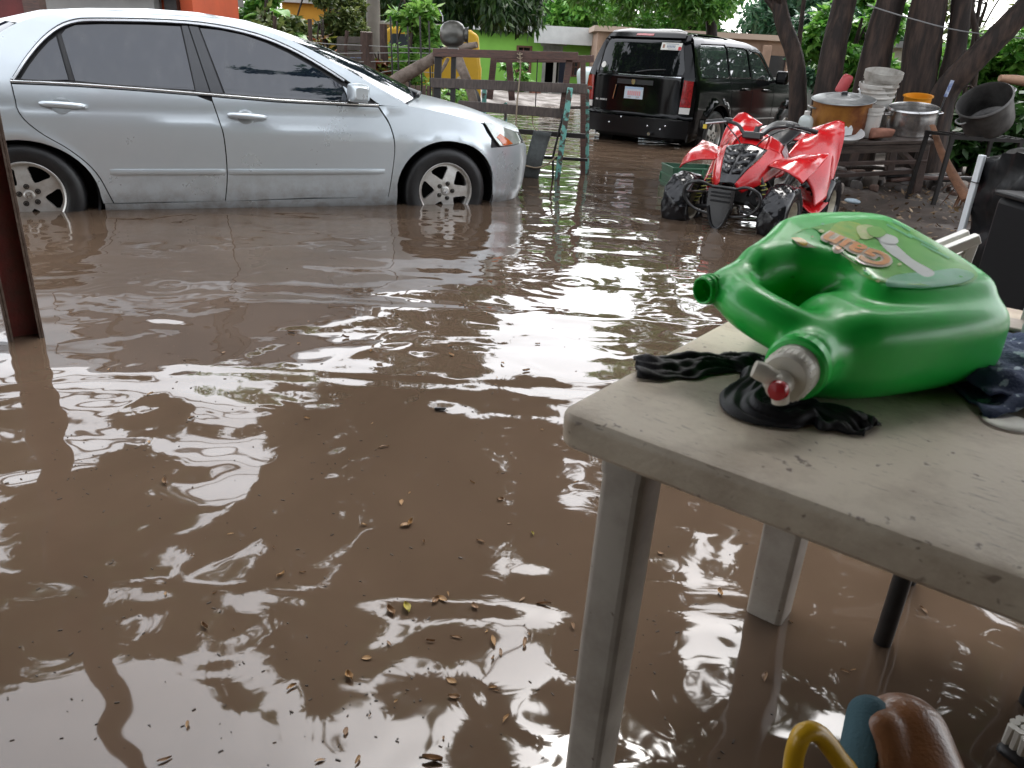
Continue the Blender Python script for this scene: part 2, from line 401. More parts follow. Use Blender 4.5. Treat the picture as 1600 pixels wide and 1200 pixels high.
# ================================================================ silver sedan
def sedan():
    O = Vector((-3.111, 4.839, 0)); yaw = math.radians(23.1)
    ly = Vector((-math.sin(yaw), math.cos(yaw), 0)); base = O + ly * 0.88; base.z = -0.215
    T = thing('sedan', 'silver four-door sedan standing in brown flood water up to its sills', 'car', base, yaw)
    PAINT = mat('silver_paint', (0.64, 0.70, 0.735), 0.30, 0.5, coat=0.5, crough=.16, var=0.05, vscale=3, rvar=0.03)
    t_ = PAINT.node_tree; N_ = t_.nodes; bs = N_['Principled BSDF']; old = bs.inputs['Base Color'].links[0].from_socket      # mud splashed up from the water
    tc_ = N_.new('ShaderNodeTexCoord'); sx_ = N_.new('ShaderNodeSeparateXYZ'); t_.links.new(tc_.outputs['Object'], sx_.inputs[0])
    mr_ = N_.new('ShaderNodeMapRange'); mr_.inputs[1].default_value = .50; mr_.inputs[2].default_value = .22; mr_.clamp = True; t_.links.new(sx_.outputs['Z'], mr_.inputs[0])
    ns_ = N_.new('ShaderNodeTexNoise'); ns_.inputs['Scale'].default_value = 9; ns_.inputs['Detail'].default_value = 8; ns_.inputs['Roughness'].default_value = .7; t_.links.new(tc_.outputs['Object'], ns_.inputs['Vector'])
    nr_ = N_.new('ShaderNodeMapRange'); nr_.inputs[1].default_value = .42; nr_.inputs[2].default_value = .72; nr_.inputs[4].default_value = .75; t_.links.new(ns_.outputs['Fac'], nr_.inputs[0])
    mu_ = N_.new('ShaderNodeMath'); mu_.operation = 'MULTIPLY'; t_.links.new(mr_.outputs[0], mu_.inputs[0]); t_.links.new(nr_.outputs[0], mu_.inputs[1])
    mm_ = N_.new('ShaderNodeMix'); mm_.data_type = 'RGBA'; mm_.inputs[7].default_value = (.20, .155, .12, 1); t_.links.new(mu_.outputs[0], mm_.inputs[0]); t_.links.new(old, mm_.inputs[6]); t_.links.new(mm_.outputs[2], bs.inputs['Base Color'])
    GLASS = mat('dark_tinted_glass', (0.010, 0.015, 0.026), .03, ior=1.85, col2=(.040, .044, .052), vscale=2.5, lo=.5, hi=.8, stretch=(5, 5, 1), rvar=.02)
    PILLAR = mat('black_pillar_film', (0.055, 0.058, 0.064), 0.28)
    TRIM = mat('bright_window_trim', (0.80, 0.82, 0.84), 0.22, 0.9)
    SEAL = mat('rubber_seal', (0.012, 0.012, 0.013), 0.5)
    LENS = mat('clear_headlight_lens', (0.62, 0.66, 0.62), 0.08, 0.35, var=0.35, vscale=14, coat=1.0)
    AMBER = mat('amber_lens', (0.75, 0.16, 0.03), 0.12, coat=1.0, var=.35, vscale=60)
    zs = np.linspace(0, 1.5, 301)
    # greenhouse half width by height
    def sm(xp, fp, w=9):
        v = np.interp(zs, xp, fp); p = np.pad(v, w, mode='edge'); k = np.ones(2 * w + 1) / (2 * w + 1); return np.convolve(p, k, 'valid')
    low = sm([0, .18, .24, .30, .50, .70, 2], [.80, .82, .862, .885, .893, .905, .905])
    upp = sm([0, .90, .98, 1.1, 1.36, 1.41, 1.44, 1.455, 1.5], [.862, .855, .832, .785, .662, .625, .55, .40, .30], 5)
    def crease(x): return np.interp(x, [-1.2, -.05, 1.12, 2.34, 3.2], [.86, .825, .768, .70, .66])
    def plan(s):
        """arc-length s -> plan point, straight between -0.3 and 2.85"""
        if s > 2.85: t = min((s - 2.85) / 1.35, 1.0) * PI / 2; return 2.85 + 0.80 * math.sin(t) ** (2 / 2.3), max(math.cos(t), 0) ** (2 / 2.3)
        if s < -0.3: t = min((-0.3 - s) / 1.38, 1.0) * PI / 2; return -0.3 - 0.86 * math.sin(t) ** (2 / 2.6), max(math.cos(t), 0) ** (2 / 2.6)
        return s, 1.0
    def half(s, z):
        zc = crease(s); d = z - zc
        y = np.interp(z, zs, low)
        if d > -0.05: 
            q = d + 0.02 if d > -.02 else 0
            y = y - 0.26 * max(0.0, d) - 0.05 * min(1, max(0, q / .04)) * 0.08
        g = np.interp(z, zs, upp)
        y = min(y, g) if z > 0.86 else y
        for hx in (0.0, 2.75):
            r = math.hypot(s - hx, z - .315); y += .012 * math.exp(-((r - .375) / .035) ** 2)
        return y
    def sd_map(s, z):
        x, k = plan(s); y = half(s, z)
        if s > 2.85:   # nose leans back with height, bumper bulges
            lean = (1 - k) * (np.interp(z, [.2, .3, .5, .6, .66, .85], [-.10, -.03, .02, .0, -.07, -.32]))
            x += lean
        if s < -0.3: x -= (1 - k) * np.interp(z, [.2, .3, .5, .62, .66, 1.0], [-.08, -.02, .02, .0, -.04, -.02])
        return (x, -y * k, z)
    arch_f = [(2.75 + .385 * math.cos(a), .315 + .372 * math.sin(a)) for a in np.linspace(PI + .28, -.22, 26)]
    arch_r = [(0.012 + .405 * math.cos(a), .315 + .345 * math.sin(a)) for a in np.linspace(PI + .28, -.17, 26)]
    roof_edge = cr([(-.25, 1.085), (-.004, 1.255), (.136, 1.335), (.344, 1.392), (.704, 1.432), (1.087, 1.436), (1.397, 1.394), (1.676, 1.312), (1.96, 1.186), (2.213, 1.054), (2.475, .920)], 4)
    gtop = cr([(.035, .996), (.131, 1.131), (.246, 1.254), (.374, 1.331), (.553, 1.356), (1.038, 1.372), (1.389, 1.339), (1.668, 1.256), (1.951, 1.109), (2.251, .918)], 4)
    rdl = cr([(.022, .985), (.045, .819), (.13, .711), (.286, .599), (.409, .461), (.483, .262)], 5)     # rear door rear edge
    bl = cr([(1.140, .952), (1.178, .80), (1.199, .688), (1.199, .46), (1.171, .270)], 4)
    fl = cr([(2.251, .912), (2.325, .79), (2.353, .638), (2.334, .457), (2.305, .287)], 5)
    beltz = lambda x: float(np.interp(x, [.02, .303, .657, 1.146, 1.588, 2.251], [.987, .985, .972, .948, .926, .913]))
    belt = [(x, beltz(x)) for x in np.linspace(.022, 2.251, 14)]
    g = .0035
    def sh(pl, dx=0, dz=0): return [(x + dx, z + dz) for x, z in pl]
    def both(name, poly, m, **k):
        r = panel(name, poly, sd_map, m, T, sign=1, **k)
        l = link(name, panel_mesh(name, poly, sd_map, sign=1, mirror=True, **k), m, T)
        return r, l
    # doors
    rb = [p for p in belt if p[0] < 1.13]; fb = [p for p in belt if p[0] > 1.16]
    rear_door = sh(rb, g, -.014) + sh(bl, -g, -.006)[1:] + [(.83, .268)] + sh(rdl[::-1], g, .002)[:-1]
    front_door = [(1.146 + g, .936)] + sh(fb, 0, -.014)[:-1] + sh(fl, -g, -.012) + [(1.75, .283)] + sh(bl[::-1], g, -.004)[:-1]
    rd = both('door', rear_door, PAINT, res=.05)
    fd = both('door', front_door, PAINT, res=.05)
    # quarter panel with C pillar, then the roof rail
    g2 = [(p[0], p[1] + (.0 if p[0] < .36 else .012)) for p in gtop if p[0] > .05]
    q2 = [(.018, .995)] + g2[:-1] + [(2.262, .917), (2.30, .914), (2.46, .914)] + roof_edge[::-1] + [(-.45, 1.045), (-.9, 1.02), (-1.28, .99), (-1.38, .80), (-1.38, .64), (-.64, .645), (-.52, .52), (-.39, .235)] + arch_r[2:-1] + [(.424, .262), (.478, .262)] + sh(rdl[::-1], -g, 0)[1:]
    both('quarter_panel', q2, PAINT, res=.04)
    fender = sh(fl, g, -.002) + [(2.317, .262), (2.372, .262)] + arch_f[3:-2] + [(3.10, .60), (3.08, .645), (3.09, .70), (3.05, .745), (3.02, .80), (2.985, .822), (2.759, .872), (2.60, .898), (2.478, .915)]
    both('fender', fender, PAINT, res=.045)
    sill = [(.430, .258), (.49, .256), (1.163, .264), (2.31, .279), (2.372, .256), (2.376, .15), (.42, .13)]
    both('sill', sill, PAINT, res=.06)
    bump_f = [(3.125, .13), (3.128, .25), (3.11, .45), (3.09, .60), (3.082, .634), (3.30, .640), (3.52, .648), (4.199, .63), (4.199, .12)]
    both('front_bumper', bump_f, PAINT, res=.05)
    bump_r = [(-.42, .13), (-.385, .23), (-.515, .51), (-.635, .636), (-1.679, .63), (-1.679, .12)]
    both('rear_bumper', bump_r, PAINT, res=.06)
    # upper nose: headlights, amber corner, grille
    hl = [(3.055, .798), (3.03, .820), (3.10, .815), (3.30, .772), (3.52, .735), (3.60, .70), (3.58, .652), (3.35, .648), (3.19, .645), (3.125, .705)]
    amb = [(3.150, .712), (3.195, .735), (3.30, .690), (3.36, .656), (3.225, .650)]
    hr, hl_ = both('headlight', hl, LENS, res=.035)
    for par, mir in ((hr, False), (hl_, True)):
        link('turn_signal', panel_mesh('turn_signal', amb, sd_map, res=.03, off=.003, mirror=mir), AMBER, par)
    both('grille', [(3.63, .70), (3.61, .655), (4.195, .648), (4.195, .70)], DARK_PLASTIC, res=.05)
    both('grille_bar', [(3.615, .74), (3.63, .704), (4.195, .704), (4.195, .745)], CHROME, res=.05)
    tl = [(-.92, 1.0), (-1.30, .98), (-1.40, .80), (-1.36, .72), (-1.02, .76)]
    both('tail_light', tl, mat('red_lens', (.35, .01, .012), .12, coat=1.0), res=.05, off=.006)
    # glass
    qg = [(.068, .999), (.131, 1.090), (.185, 1.158), (.245, 1.222), (.287, 1.255), (.328, 1.013)]
    rg = [(.365, 1.008), (.318, 1.268), (.345, 1.300), (.40, 1.325), (.553, 1.340), (.80, 1.352), (1.003, 1.355), (1.048, .978), (.65, .990)]
    bp1 = [(1.012, 1.356), (1.048, 1.358), (1.139, .965), (1.055, .972)]
    bp2 = [(1.056, 1.358), (1.112, 1.354), (1.222, .960), (1.148, .960)]
    fg = [(1.122, 1.352), (1.25, 1.346), (1.389, 1.325), (1.53, 1.284), (1.666, 1.230), (1.867, 1.126), (2.003, 1.040), (2.045, .930), (1.60, .942), (1.235, .961)]
    ms = [(2.012, 1.034), (2.185, .928), (2.055, .928)]
    both('window', qg, GLASS, res=.05, off=-.012, flange=.01); wr = both('window', rg, GLASS, res=.06, off=-.012, flange=.01)
    both('window', fg, GLASS, res=.06, off=-.012, flange=.01)
    both('pillar_cover', bp1, PILLAR, res=.06, off=-.004); both('pillar_cover', bp2, PILLAR, res=.06, off=-.004)
    both('pillar_cover', [(.298, 1.262), (.318, 1.27), (.362, 1.006), (.334, 1.008)], SEAL, res=.06, off=-.006)
    both('mirror_base', ms, PAINT, res=.04, off=-.002)
    # shadow-gap liner behind all panels, arches left open
    liner = [(-1.36, .16), (-.41, .16)] + arch_r[1:-1] + [(.43, .16), (2.36, .16)] + arch_f[2:-2] + [(3.13, .16), (4.19, .16), (4.19, .62), (3.60, .70), (3.0, .80), (2.47, .90)] + [p for p in roof_edge[::-1]] + [(-.45, 1.03), (-.9, 1.0), (-1.3, .97), (-1.67, .62), (-1.67, .16)]
    both('body_liner', liner, SEAL, res=.06, off=-.022, flange=0)
    # bright strips along the glass
    def strip(pl, r, m, name, yo=.0, flat=.45):
        for sg in (1, -1):
            b = MB(); pts = [Vector(sd_map(*p)) for p in pl]; pts = [Vector((p.x, (p.y - yo) * sg, p.z)) for p in pts]
            b.tube(pts, r, 6, flat=flat, hint=Vector((0, 1, 0))); b.build(name, m, T)
    strip([(p[0], p[1] + .002) for p in gtop[:-3]], .0105, TRIM, 'window_trim', .0, 1.0)
    strip([(p[0], p[1] + .0135) for p in gtop[:-2]], .005, SEAL, 'drip_seal', .001, 1.0)
    strip([(x, z + .001) for x, z in belt], .0085, TRIM, 'belt_trim', .003, 1.0)
    strip([(x, z + .013) for x, z in belt], .004, SEAL, 'belt_seal', .0, 1.0)
    # side mouldings
    for x0, x1 in ((.488, 1.188), (1.207, 2.280)):
        for sg in (1, -1):
            b = MB(); G_ = []
            for x in np.linspace(x0, x1, 16):
                e = min(1, (x - x0 + .004) / .018, (x1 - x + .004) / .018); row = []
                for dz, dy in ((-.0185, 0), (-.017, .008), (-.008, .0125), (.006, .0125), (.016, .009), (.0185, 0)):
                    p = sd_map(x, .466 + dz); row.append((p[0], (p[1] - dy * e + .001) * sg, p[2]))
                G_.append(row)
            b.grid(G_).build('side_moulding', PAINT, T)
    # handles: flat cup with its hollow's shade painted in, and pull bar, belonging to the doors
    for dpair, x0, x1, zc_ in ((rd, .158, .412, .868), (fd, 1.235, 1.480, .829)):
        for par, sg in ((dpair[0], 1), (dpair[1], -1)):
            yo = lambda x, z: sd_map(x, z)[1]
            xm = (x0 + x1) / 2 - .01; b = MB(); cup = []
            for r in np.linspace(0, 1, 5):
                row = []
                for a in np.linspace(0, 2 * PI, 25):
                    u, w = xm + math.cos(a) * .055 * r, zc_ - .008 + math.sin(a) * .047 * r
                    row.append((u, (yo(u, w) - .003 + .0 * r - (0.0 if r < 1 else -.003)) * sg, w))
                cup.append(row)
            b.grid(cup).build('handle_cup', mat('silver_paint_shaded', (.40, .435, .45), .35, .5, coat=.6), par)
            pts = []; rad = []
            for t in np.linspace(0, 1, 14):
                u = x0 + (x1 - x0) * t; w = zc_ + .004 - .012 * t
                pts.append((u, (yo(u, w) - .012 - .022 * math.sin(PI * t) ** .6) * sg, w)); rad.append(.0135 + .006 * math.sin(PI * t) if 0 < t < 1 else .009)
            MB().tube(pts, rad, 12, flat=1.0).build('handle', PAINT, par)
    # mirrors
    for sg in (1, -1):
        c = Vector(sd_map(2.06, .985)); b = MB(); rings = []
        for t, sx, sz in ((0, .5, .6), (.12, .86, .86), (.3, 1, 1), (.6, 1.0, .98), (.85, .9, .88), (1, .62, .6)):
            row = []
            for a in np.linspace(0, 2 * PI, 25)[:-1]:
                ca, sa = math.cos(a), math.sin(a); q = 2 / 5.0
                row.append((c.x + .02 + .066 * sx * math.copysign(abs(ca) ** q, ca) + .02 * t, (c.y - .03 - .17 * t) * sg, c.z + .012 + .062 * sz * math.copysign(abs(sa) ** q, sa)))
            row.append(row[0]); rings.append(row)
        b.grid(rings)
        b.add(rings[-1][:-1], [tuple(range(24))]); b.add(rings[0][:-1], [tuple(range(24))])
        mo = b.build('mirror', PAINT, T, merge=True)
        MB().box((c.x + .01, (c.y - .012) * sg, c.z - .045), (.08, .08, .03)).build('mirror_arm', DARK_PLASTIC, mo, bevel=.008)
    # top surfaces
    def top(name, st, m, n=14, pw=2.4, **k):
        """stations (x, edge z, centre z, y scale, x bulge at centre)"""
        G_ = []
        for x, ze, zc_, ye, bx in st:
            row = []
            for t in np.linspace(-1, 1, n * 2 + 1):
                q = 1 - abs(t) ** pw
                row.append((x + bx * (1 - t * t), ye * t, ze + (zc_ - ze) * q))
            G_.append(row)
        return MB().grid(G_).build(name, m, T, sharp=60, **k)
    def yy(x, z): return -sd_map(x, z)[1]
    re_ = lambda x: float(np.interp(x, [p[0] for p in roof_edge], [p[1] for p in roof_edge]))
    top('roof', [(x, re_(x) - .004, re_(x) + (.02 if .2 < x < 1.5 else .012), yy(x, re_(x)) + .001, bx) for x, bx in ((.10, -.22), (.3, -.16), (.5, -.08), (.8, 0), (1.1, .03), (1.35, .10), (1.5, .14))], PAINT)
    top('windscreen', [(x, re_(x) - .006, re_(x) + zc_, yy(x, re_(x)) - .006, bx) for x, zc_, bx in ((1.5, .012, .14), (1.8, .03, .19), (2.1, .045, .24), (2.44, .05, .30))], GLASS)
    top('rear_window', [(x, re_(x) - .006, re_(x) + .015, yy(x, re_(x)) - .01, bx) for x, bx in ((-.24, -.32), (-.1, -.28), (.10, -.22))], GLASS)
    hood_e = lambda x: float(np.interp(x, [2.40, 2.6, 2.759, 3.0, 3.1, 3.3, 3.5], [.915, .897, .871, .820, .800, .755, .72]))
    st = []
    for x in np.linspace(2.46, 3.42, 12):
        k = 1 if x < 2.85 else math.sqrt(max(0.05, 1 - ((x - 2.85) / .80) ** 2.2))
        st.append((x, hood_e(x), hood_e(x) + np.interp(x, [2.46, 3.0, 3.42], [.075, .07, .03]), (yy(2.5, hood_e(x)) - .004) * k, np.interp(x, [2.46, 3.42], [.14, .12])))
    top('hood', st, PAINT, pw=3.0)
    top('cowl', [(2.43, .905, .95, .80, .20), (2.475, .912, .975, .80, .16)], DARK_PLASTIC)
    top('boot_lid', [(-.22, 1.065, 1.09, .74, -.30), (-.5, 1.035, 1.075, .76, -.25), (-.8, 1.018, 1.065, .74, -.2), (-1.0, 1.0, 1.03, .68, -.10)], PAINT, pw=4)
    top('boot_face', [(-1.0, 1.0, 1.03, .68, -.10), (-1.05, .9, .9, .70, -.09), (-1.05, .66, .66, .72, -.09)], PAINT)
    # wiper at the cowl
    wp = MB(); a = Vector((2.60, -.62, .975)); wp.tube([a, a + Vector((.03, .06, .018)), a + Vector((-.02, .5, .05)), a + Vector((-.06, .95, .05))], [.014, .016, .010, .006], 8)
    wp.build('wiper', DARK_PLASTIC, T)
    # wheels and wells
    ms_ = wheel_meshes()
    for x in (0.012, 2.75):
        for sg, fp in ((-1, False), (1, True)):
            add_wheel(T, ms_, (x, sg * .785, .318), fp, 'H', rot=.35 if x > 1 else -.15)
            b = MB(); b.lathe([(.40, -.22), (.40, .0), (.385, .005)], 32, c=(x, sg * .845 if sg < 0 else .845, .315), rot=rotm(PI / 2, 0, 0) if sg < 0 else rotm(-PI / 2, 0, 0))
            b.lathe([(0.0, -.22), (.40, -.22)], 32, c=(x, sg * .845, .315), rot=rotm(PI / 2, 0, 0) if sg < 0 else rotm(-PI / 2, 0, 0))
            b.build('wheel_well', WELL, T)
    MB().box((1.38, 0, .28), (3.9, 1.15, .2)).build('underbody', WELL, T)
    # interior: dark seats so the tinted glass has depth
    return T
sedan()

# ================================================================ black SUV
def suv():
    T = thing('sport_utility_vehicle', 'black boxy SUV with sticker on its rear window standing in flood water', 'SUV', (2.05, 12.55, -.239), .895)
    P = mat('black_gloss_paint', (0.004, 0.004, 0.005), 0.10, spec=.28, coat=0.0, var=.3, vscale=2)
    PL = mat('black_bumper_plastic', (0.006, 0.006, 0.007), 0.3, spec=.25)
    GL = tinted('suv_dark_glass', (0.006, 0.007, 0.008), 1.55)
    GLS = tinted('suv_side_glass', (0.03, 0.035, 0.035), 2.3)
    RED = mat('suv_red_lens', (.42, .012, .016), .15, coat=1.0, var=.6, vscale=30)
    WHITE = mat('suv_reverse_lens', (.75, .74, .72), .2, coat=.6)
    zs = np.linspace(0, 1.9, 381)
    v = np.interp(zs, [0, .35, .5, .75, 1.0, 1.12, 1.17, 1.6, 1.68, 1.74, 1.76], [.86, .89, .905, .915, .905, .885, .865, .735, .68, .55, .30])
    W = np.convolve(np.pad(v, 6, mode='edge'), np.ones(13) / 13, 'valid')
    def half(x, z):
        y = float(np.interp(z, zs, W))
        for hx in (.05, 2.763):
            r = math.hypot(x - hx, z - .40); y += .045 * (1 if .36 < r < .47 else max(0, 1 - abs(r - .47) / .04) if r >= .47 else 0)
        return y
    def endk(x):
        if x < -.55: t = min(1, (-.55 - x) / .30); return 1 - .16 * t ** 2.6
        if x > 3.1: t = min(1, (x - 3.1) / .55); return 1 - .25 * t ** 2.4
        return 1
    def sm(x, z): return (x, -half(x, z) * endk(x), z)
    def rm(y, z):   # rear surface
        x = -.845 + .11 * abs(y / .9) ** 4 + float(np.interp(z, [.3, .55, .62, 1.15, 1.62, 1.72, 1.76], [.03, -.06, .0, .015, .155, .25, .42]))
        return (x, y, z)
    def both(name, poly, m, **k):
        return panel(name, poly, sm, m, T, **k), link(name, panel_mesh(name, poly, sm, mirror=True, **k), m, T)
    af = [(2.763 + .43 * math.cos(a), .40 + .43 * math.sin(a)) for a in np.linspace(PI + .25, -.25, 22)]
    ar = [(.05 + .43 * math.cos(a), .40 + .43 * math.sin(a)) for a in np.linspace(PI + .25, -.25, 22)]
    w1 = [(-.50, 1.20), (-.43, 1.55), (-.38, 1.60), (.36, 1.62), (.40, 1.58), (.40, 1.21), (.37, 1.19), (-.47, 1.18)]
    w2 = [(.46, 1.20), (.46, 1.60), (1.00, 1.60), (1.12, 1.57), (1.16, 1.20)]
    w3 = [(1.24, 1.19), (1.20, 1.58), (1.52, 1.545), (1.62, 1.50), (1.98, 1.20), (1.96, 1.18)]
    grow = lambda w: [((x - np.mean([p[0] for p in w])) * 1.035 + np.mean([p[0] for p in w]), (z - 1.39) * 1.06 + 1.39) for x, z in w]
    side = [(-.84, .50), (-.70, .30)] + ar[1:-1] + [(.62, .36), (2.20, .36)] + af[1:-1] + [(3.30, .40), (3.62, .55), (3.60, 1.0), (3.45, 1.07), (2.2, 1.14), (2.05, 1.20), (1.68, 1.55), (1.5, 1.635), (1.2, 1.69), (.4, 1.735), (-.4, 1.735), (-.52, 1.70), (-.60, 1.60), (-.66, 1.2), (-.66, 1.0), (-.66, .62), (-.80, .60)]
    body = both('body_side', side, P, res=.07, holes=[grow(w1), grow(w2), grow(w3)])
    for w in (w1, w2, w3): both('side_window', w, GLS, res=.09, off=-.012)
    # door shut lines as dark grooves, sill bar, flares
    for pl in ([(.44, 1.18), (.45, .95), (.52, .72), (.62, .40)], [(1.20, 1.18), (1.20, .38)], [(2.02, 1.16), (2.04, .9), (2.02, .40)]):
        for sg in (1, -1):
            MB().tube([Vector((p[0], p[1] * sg, p[2])) for p in (sm(*q) for q in resample(pl + pl[::-1], .1)[:40])], .004, 5).build('shut_line', WELL, T)
    for hx in (.05, 2.763):
        for sg in (1, -1):
            b = MB(); G_ = []
            for a in np.linspace(PI + .3, -.3, 26):
                row = []
                for r, dy in ((.405, .03), (.41, -.030), (.43, -.040), (.47, -.026), (.495, .012)):
                    x, z = hx + r * math.cos(a), .40 + r * math.sin(a); y = (float(np.interp(z, zs, W)) * endk(x) - dy) * -1
                    row.append((x, y * sg, z))
                G_.append(row)
            b.grid(G_).build('wheel_flare', P, T)
            b = MB(); b.lathe([(.0, -.25), (.42, -.25), (.42, 0)], 28, c=(hx, -.86 * sg, .40), rot=rotm(PI / 2 * sg, 0, 0)); b.build('wheel_well', WELL, T)
    for sg in (1, -1):
        MB().bar((.56, -.90 * sg, .40), (2.27, -.90 * sg, .40), .07, .05).build('side_step', CHROME, T, bevel=.01)
        MB().bar((.60, -.925 * sg, .60), (2.15, -.925 * sg, .60), .012, .02).build('side_moulding', mat('suv_grey_trim', (.30, .31, .32), .3, .6), T)
        for hx, hz in ((.92, 1.03), (1.72, 1.02)):
            MB().tube([(hx - .11, -.885 * sg, hz), (hx - .08, -.94 * sg, hz), (hx + .08, -.94 * sg, hz), (hx + .11, -.885 * sg, hz)], .016, 8).build('door_handle', P, T)
        c = Vector((1.97, -1.03 * sg, 1.22)); b = MB()
        b.box(c, (.10, .20, .20)); m_ = b.build('mirror', P, T, bevel=.035, seg=3); MB().bar((1.99, -.86 * sg, 1.15), (1.98, -.98 * sg, 1.17), .05, .04).build('mirror_arm', PL, m_)
    # roof, bonnet, front
    def top(name, st, m, pw=3):
        G_ = [[(x + bx * (1 - t * t), ye * t, ze + (zc - ze) * (1 - abs(t) ** pw)) for t in np.linspace(-1, 1, 21)] for x, ze, zc, ye, bx in st]
        return MB().grid(G_).build(name, m, T, sharp=50)
    top('roof', [(-.52, 1.69, 1.735, .66, -.06), (-.40, 1.728, 1.765, .60, -.04), (.4, 1.735, 1.775, .58, 0), (1.1, 1.70, 1.755, .60, .03), (1.5, 1.62, 1.70, .64, .10)], P)
    top('windscreen', [(1.5, 1.62, 1.70, .64, .10), (1.75, 1.46, 1.52, .70, .14), (2.06, 1.17, 1.20, .80, .20)], GL)
    top('bonnet', [(2.0, 1.16, 1.19, .82, .2), (2.8, 1.10, 1.15, .84, .08), (3.4, 1.06, 1.12, .80, .08), (3.55, 1.0, 1.05, .74, .08)], P)
    MB().grid([[(3.62 - .25 * abs(t) ** 3, .86 * t * (1 - .06 * abs(t)), z) for t in np.linspace(-1, 1, 15)] for z in np.linspace(.35, 1.02, 6)]).build('front_fascia', P, T)
    # rear: tailgate, window, lamps, bumper
    gate = [(-.70, .62), (.70, .62), (.72, .80), (.70, 1.16), (-.70, 1.16), (-.72, .80)]
    cor = lambda sg: [(sg * .70, .62), (sg * .74, 1.16), (sg * .60, 1.70), (sg * .66, 1.715), (sg * .80, 1.40), (sg * .88, 1.16), (sg * .915, 1.0), (sg * .925, .60)]
    for sg in (1, -1): panel('corner_pillar', cor(sg) if sg > 0 else cor(sg)[::-1], rm, P, T, sign=-1, res=.07)
    tg = panel('tailgate', gate, rm, P, T, sign=-1, res=.07)
    rw = [(-.70, 1.20), (-.64, 1.22), (.64, 1.22), (.70, 1.20), (.715, 1.26), (.60, 1.61), (.54, 1.64), (-.54, 1.64), (-.60, 1.61), (-.715, 1.26)]
    rw = [(-.715, 1.19), (.715, 1.19), (.725, 1.25), (.605, 1.60), (.55, 1.635), (-.55, 1.635), (-.605, 1.60), (-.725, 1.25)]
    rg = panel('rear_window', rw, rm, GL, T, sign=-1, res=.07, off=.004)
    panel('upper_gate', [(-.72, 1.165), (.72, 1.165), (.76, 1.22), (.60, 1.69), (-.60, 1.69), (-.76, 1.22)], rm, P, T, sign=-1, res=.07, off=-.008)
    panel('spoiler', [(-.62, 1.645), (.62, 1.645), (.60, 1.72), (.4, 1.755), (-.4, 1.755), (-.60, 1.72)], rm, P, T, sign=-1, res=.06, off=.03, flange=.05)
    panel('brake_light', [(-.12, 1.662), (.16, 1.662), (.16, 1.688), (-.12, 1.688)], rm, RED, T, sign=-1, off=.036)
    panel('window_line', [(-.70, 1.155), (.30, 1.155), (.30, 1.166), (-.70, 1.166)], rm, CHROME, T, sign=-1, off=.004)
    for sg in (1, -1):
        tl = [(sg * .735, .78), (sg * .875, .78), (sg * .875, 1.12), (sg * .75, 1.13)]
        t_ = panel('tail_light', tl if sg > 0 else tl[::-1], rm, RED, T, sign=-1, res=.04, off=.012, flange=.03)
        rv = [(sg * .735, .69), (sg * .87, .69), (sg * .875, .774), (sg * .735, .774)]
        panel('reverse_light', rv if sg > 0 else rv[::-1], rm, WHITE, t_, sign=-1, res=.04, off=.012, flange=.03)
    bmp = [(-.90, .36), (.90, .36), (.915, .50), (.90, .60), (-.90, .60), (-.915, .50)]
    bmap = lambda y, z: (-.95 + .18 * abs(y / .94) ** 4 + (.03 if z > .56 else 0), y, z)
    bo = panel('rear_bumper', bmp, bmap, PL, T, sign=-1, res=.06, flange=.16)
    for yb, zb in ((.12, .585), (.30, .50), (-.35, .50), (-.62, .52), (-.55, .47)):
        MB().lathe([(.0, .012), (.012, .008), (.014, 0)], 10, c=(bmap(yb, zb)[0] - .004, yb, zb), rot=rotm(0, -PI / 2, 0)).build('bolt_head', CHROME, bo)
    MB().box((.9, 0, .45), (3.2, 1.3, .3)).build('underbody', WELL, T)
    # plate with faded print, emblem, badge, wiper, stickers
    def rp(y, z, o=.01): p = Vector(rm(y, z)); p.x -= o; return p
    def flat(name, y0, y1, z0, z1, m, par, o):
        pl = [(y0, z0), (y1, z0), (y1, z1), (y0, z1)]; return panel(name, pl, rm, m, par, sign=-1, off=o, res=.05, flange=.003)
    plate = flat('licence_plate', -.155, .155, .84, 1.00, mat('plate_white', (.62, .68, .76), .3, var=.12, vscale=30), T, .014)
    flat('plate_band', -.15, .15, .972, .996, mat('plate_blue', (.38, .52, .70), .3), plate, .0175)
    for k in range(7): flat('plate_character', .10 - .032 * k - .022, .10 - .032 * k, .885, .945, mat('plate_pink', (.70, .34, .36), .4), plate, .0175)
    for y in (-.10, .04): flat('plate_mark', y, y + .05, .855, .872, mat('plate_grey', (.45, .42, .44), .4), plate, .0175)
    flat('handle_strip', -.30, .30, 1.035, 1.10, mat('suv_strip', (.03, .031, .035), .25), T, .012)
    em = MB(); p = rp(.02, 1.07, .018)
    em.prism([(-.028, .032), (.028, .032), (.034, .0), (.018, -.036), (-.018, -.036), (-.034, .0)], 0, .008, lambda v: (p.x - v[2], p.y + v[0], p.z + v[1])).build('emblem', CHROME, T)
    MB().bar(rp(.335, .82, .02), rp(.30, 1.02, .02), .012, .025, Vector((1, 0, 0))).build('gate_trim', CHROME, T)
    for k, w in enumerate((.018, .018, 0, .016, .018, .018, .014, .018)):
        if w: flat('badge_letter', .66 - .027 * k - w, .66 - .027 * k, .788, .812, mat('badge_silver', (.7, .7, .7), .3, .6), T, .014)
    wi = MB(); wi.tube([rp(.02, 1.20, .02), rp(-.2, 1.235, .03), rp(-.46, 1.255, .03)], .008, 6).build('wiper', DARK_PLASTIC, T)
    st = flat('window_sticker', -.60, -.29, 1.505, 1.60, mat('sticker_white', (.78, .77, .72), .4), T, .009)
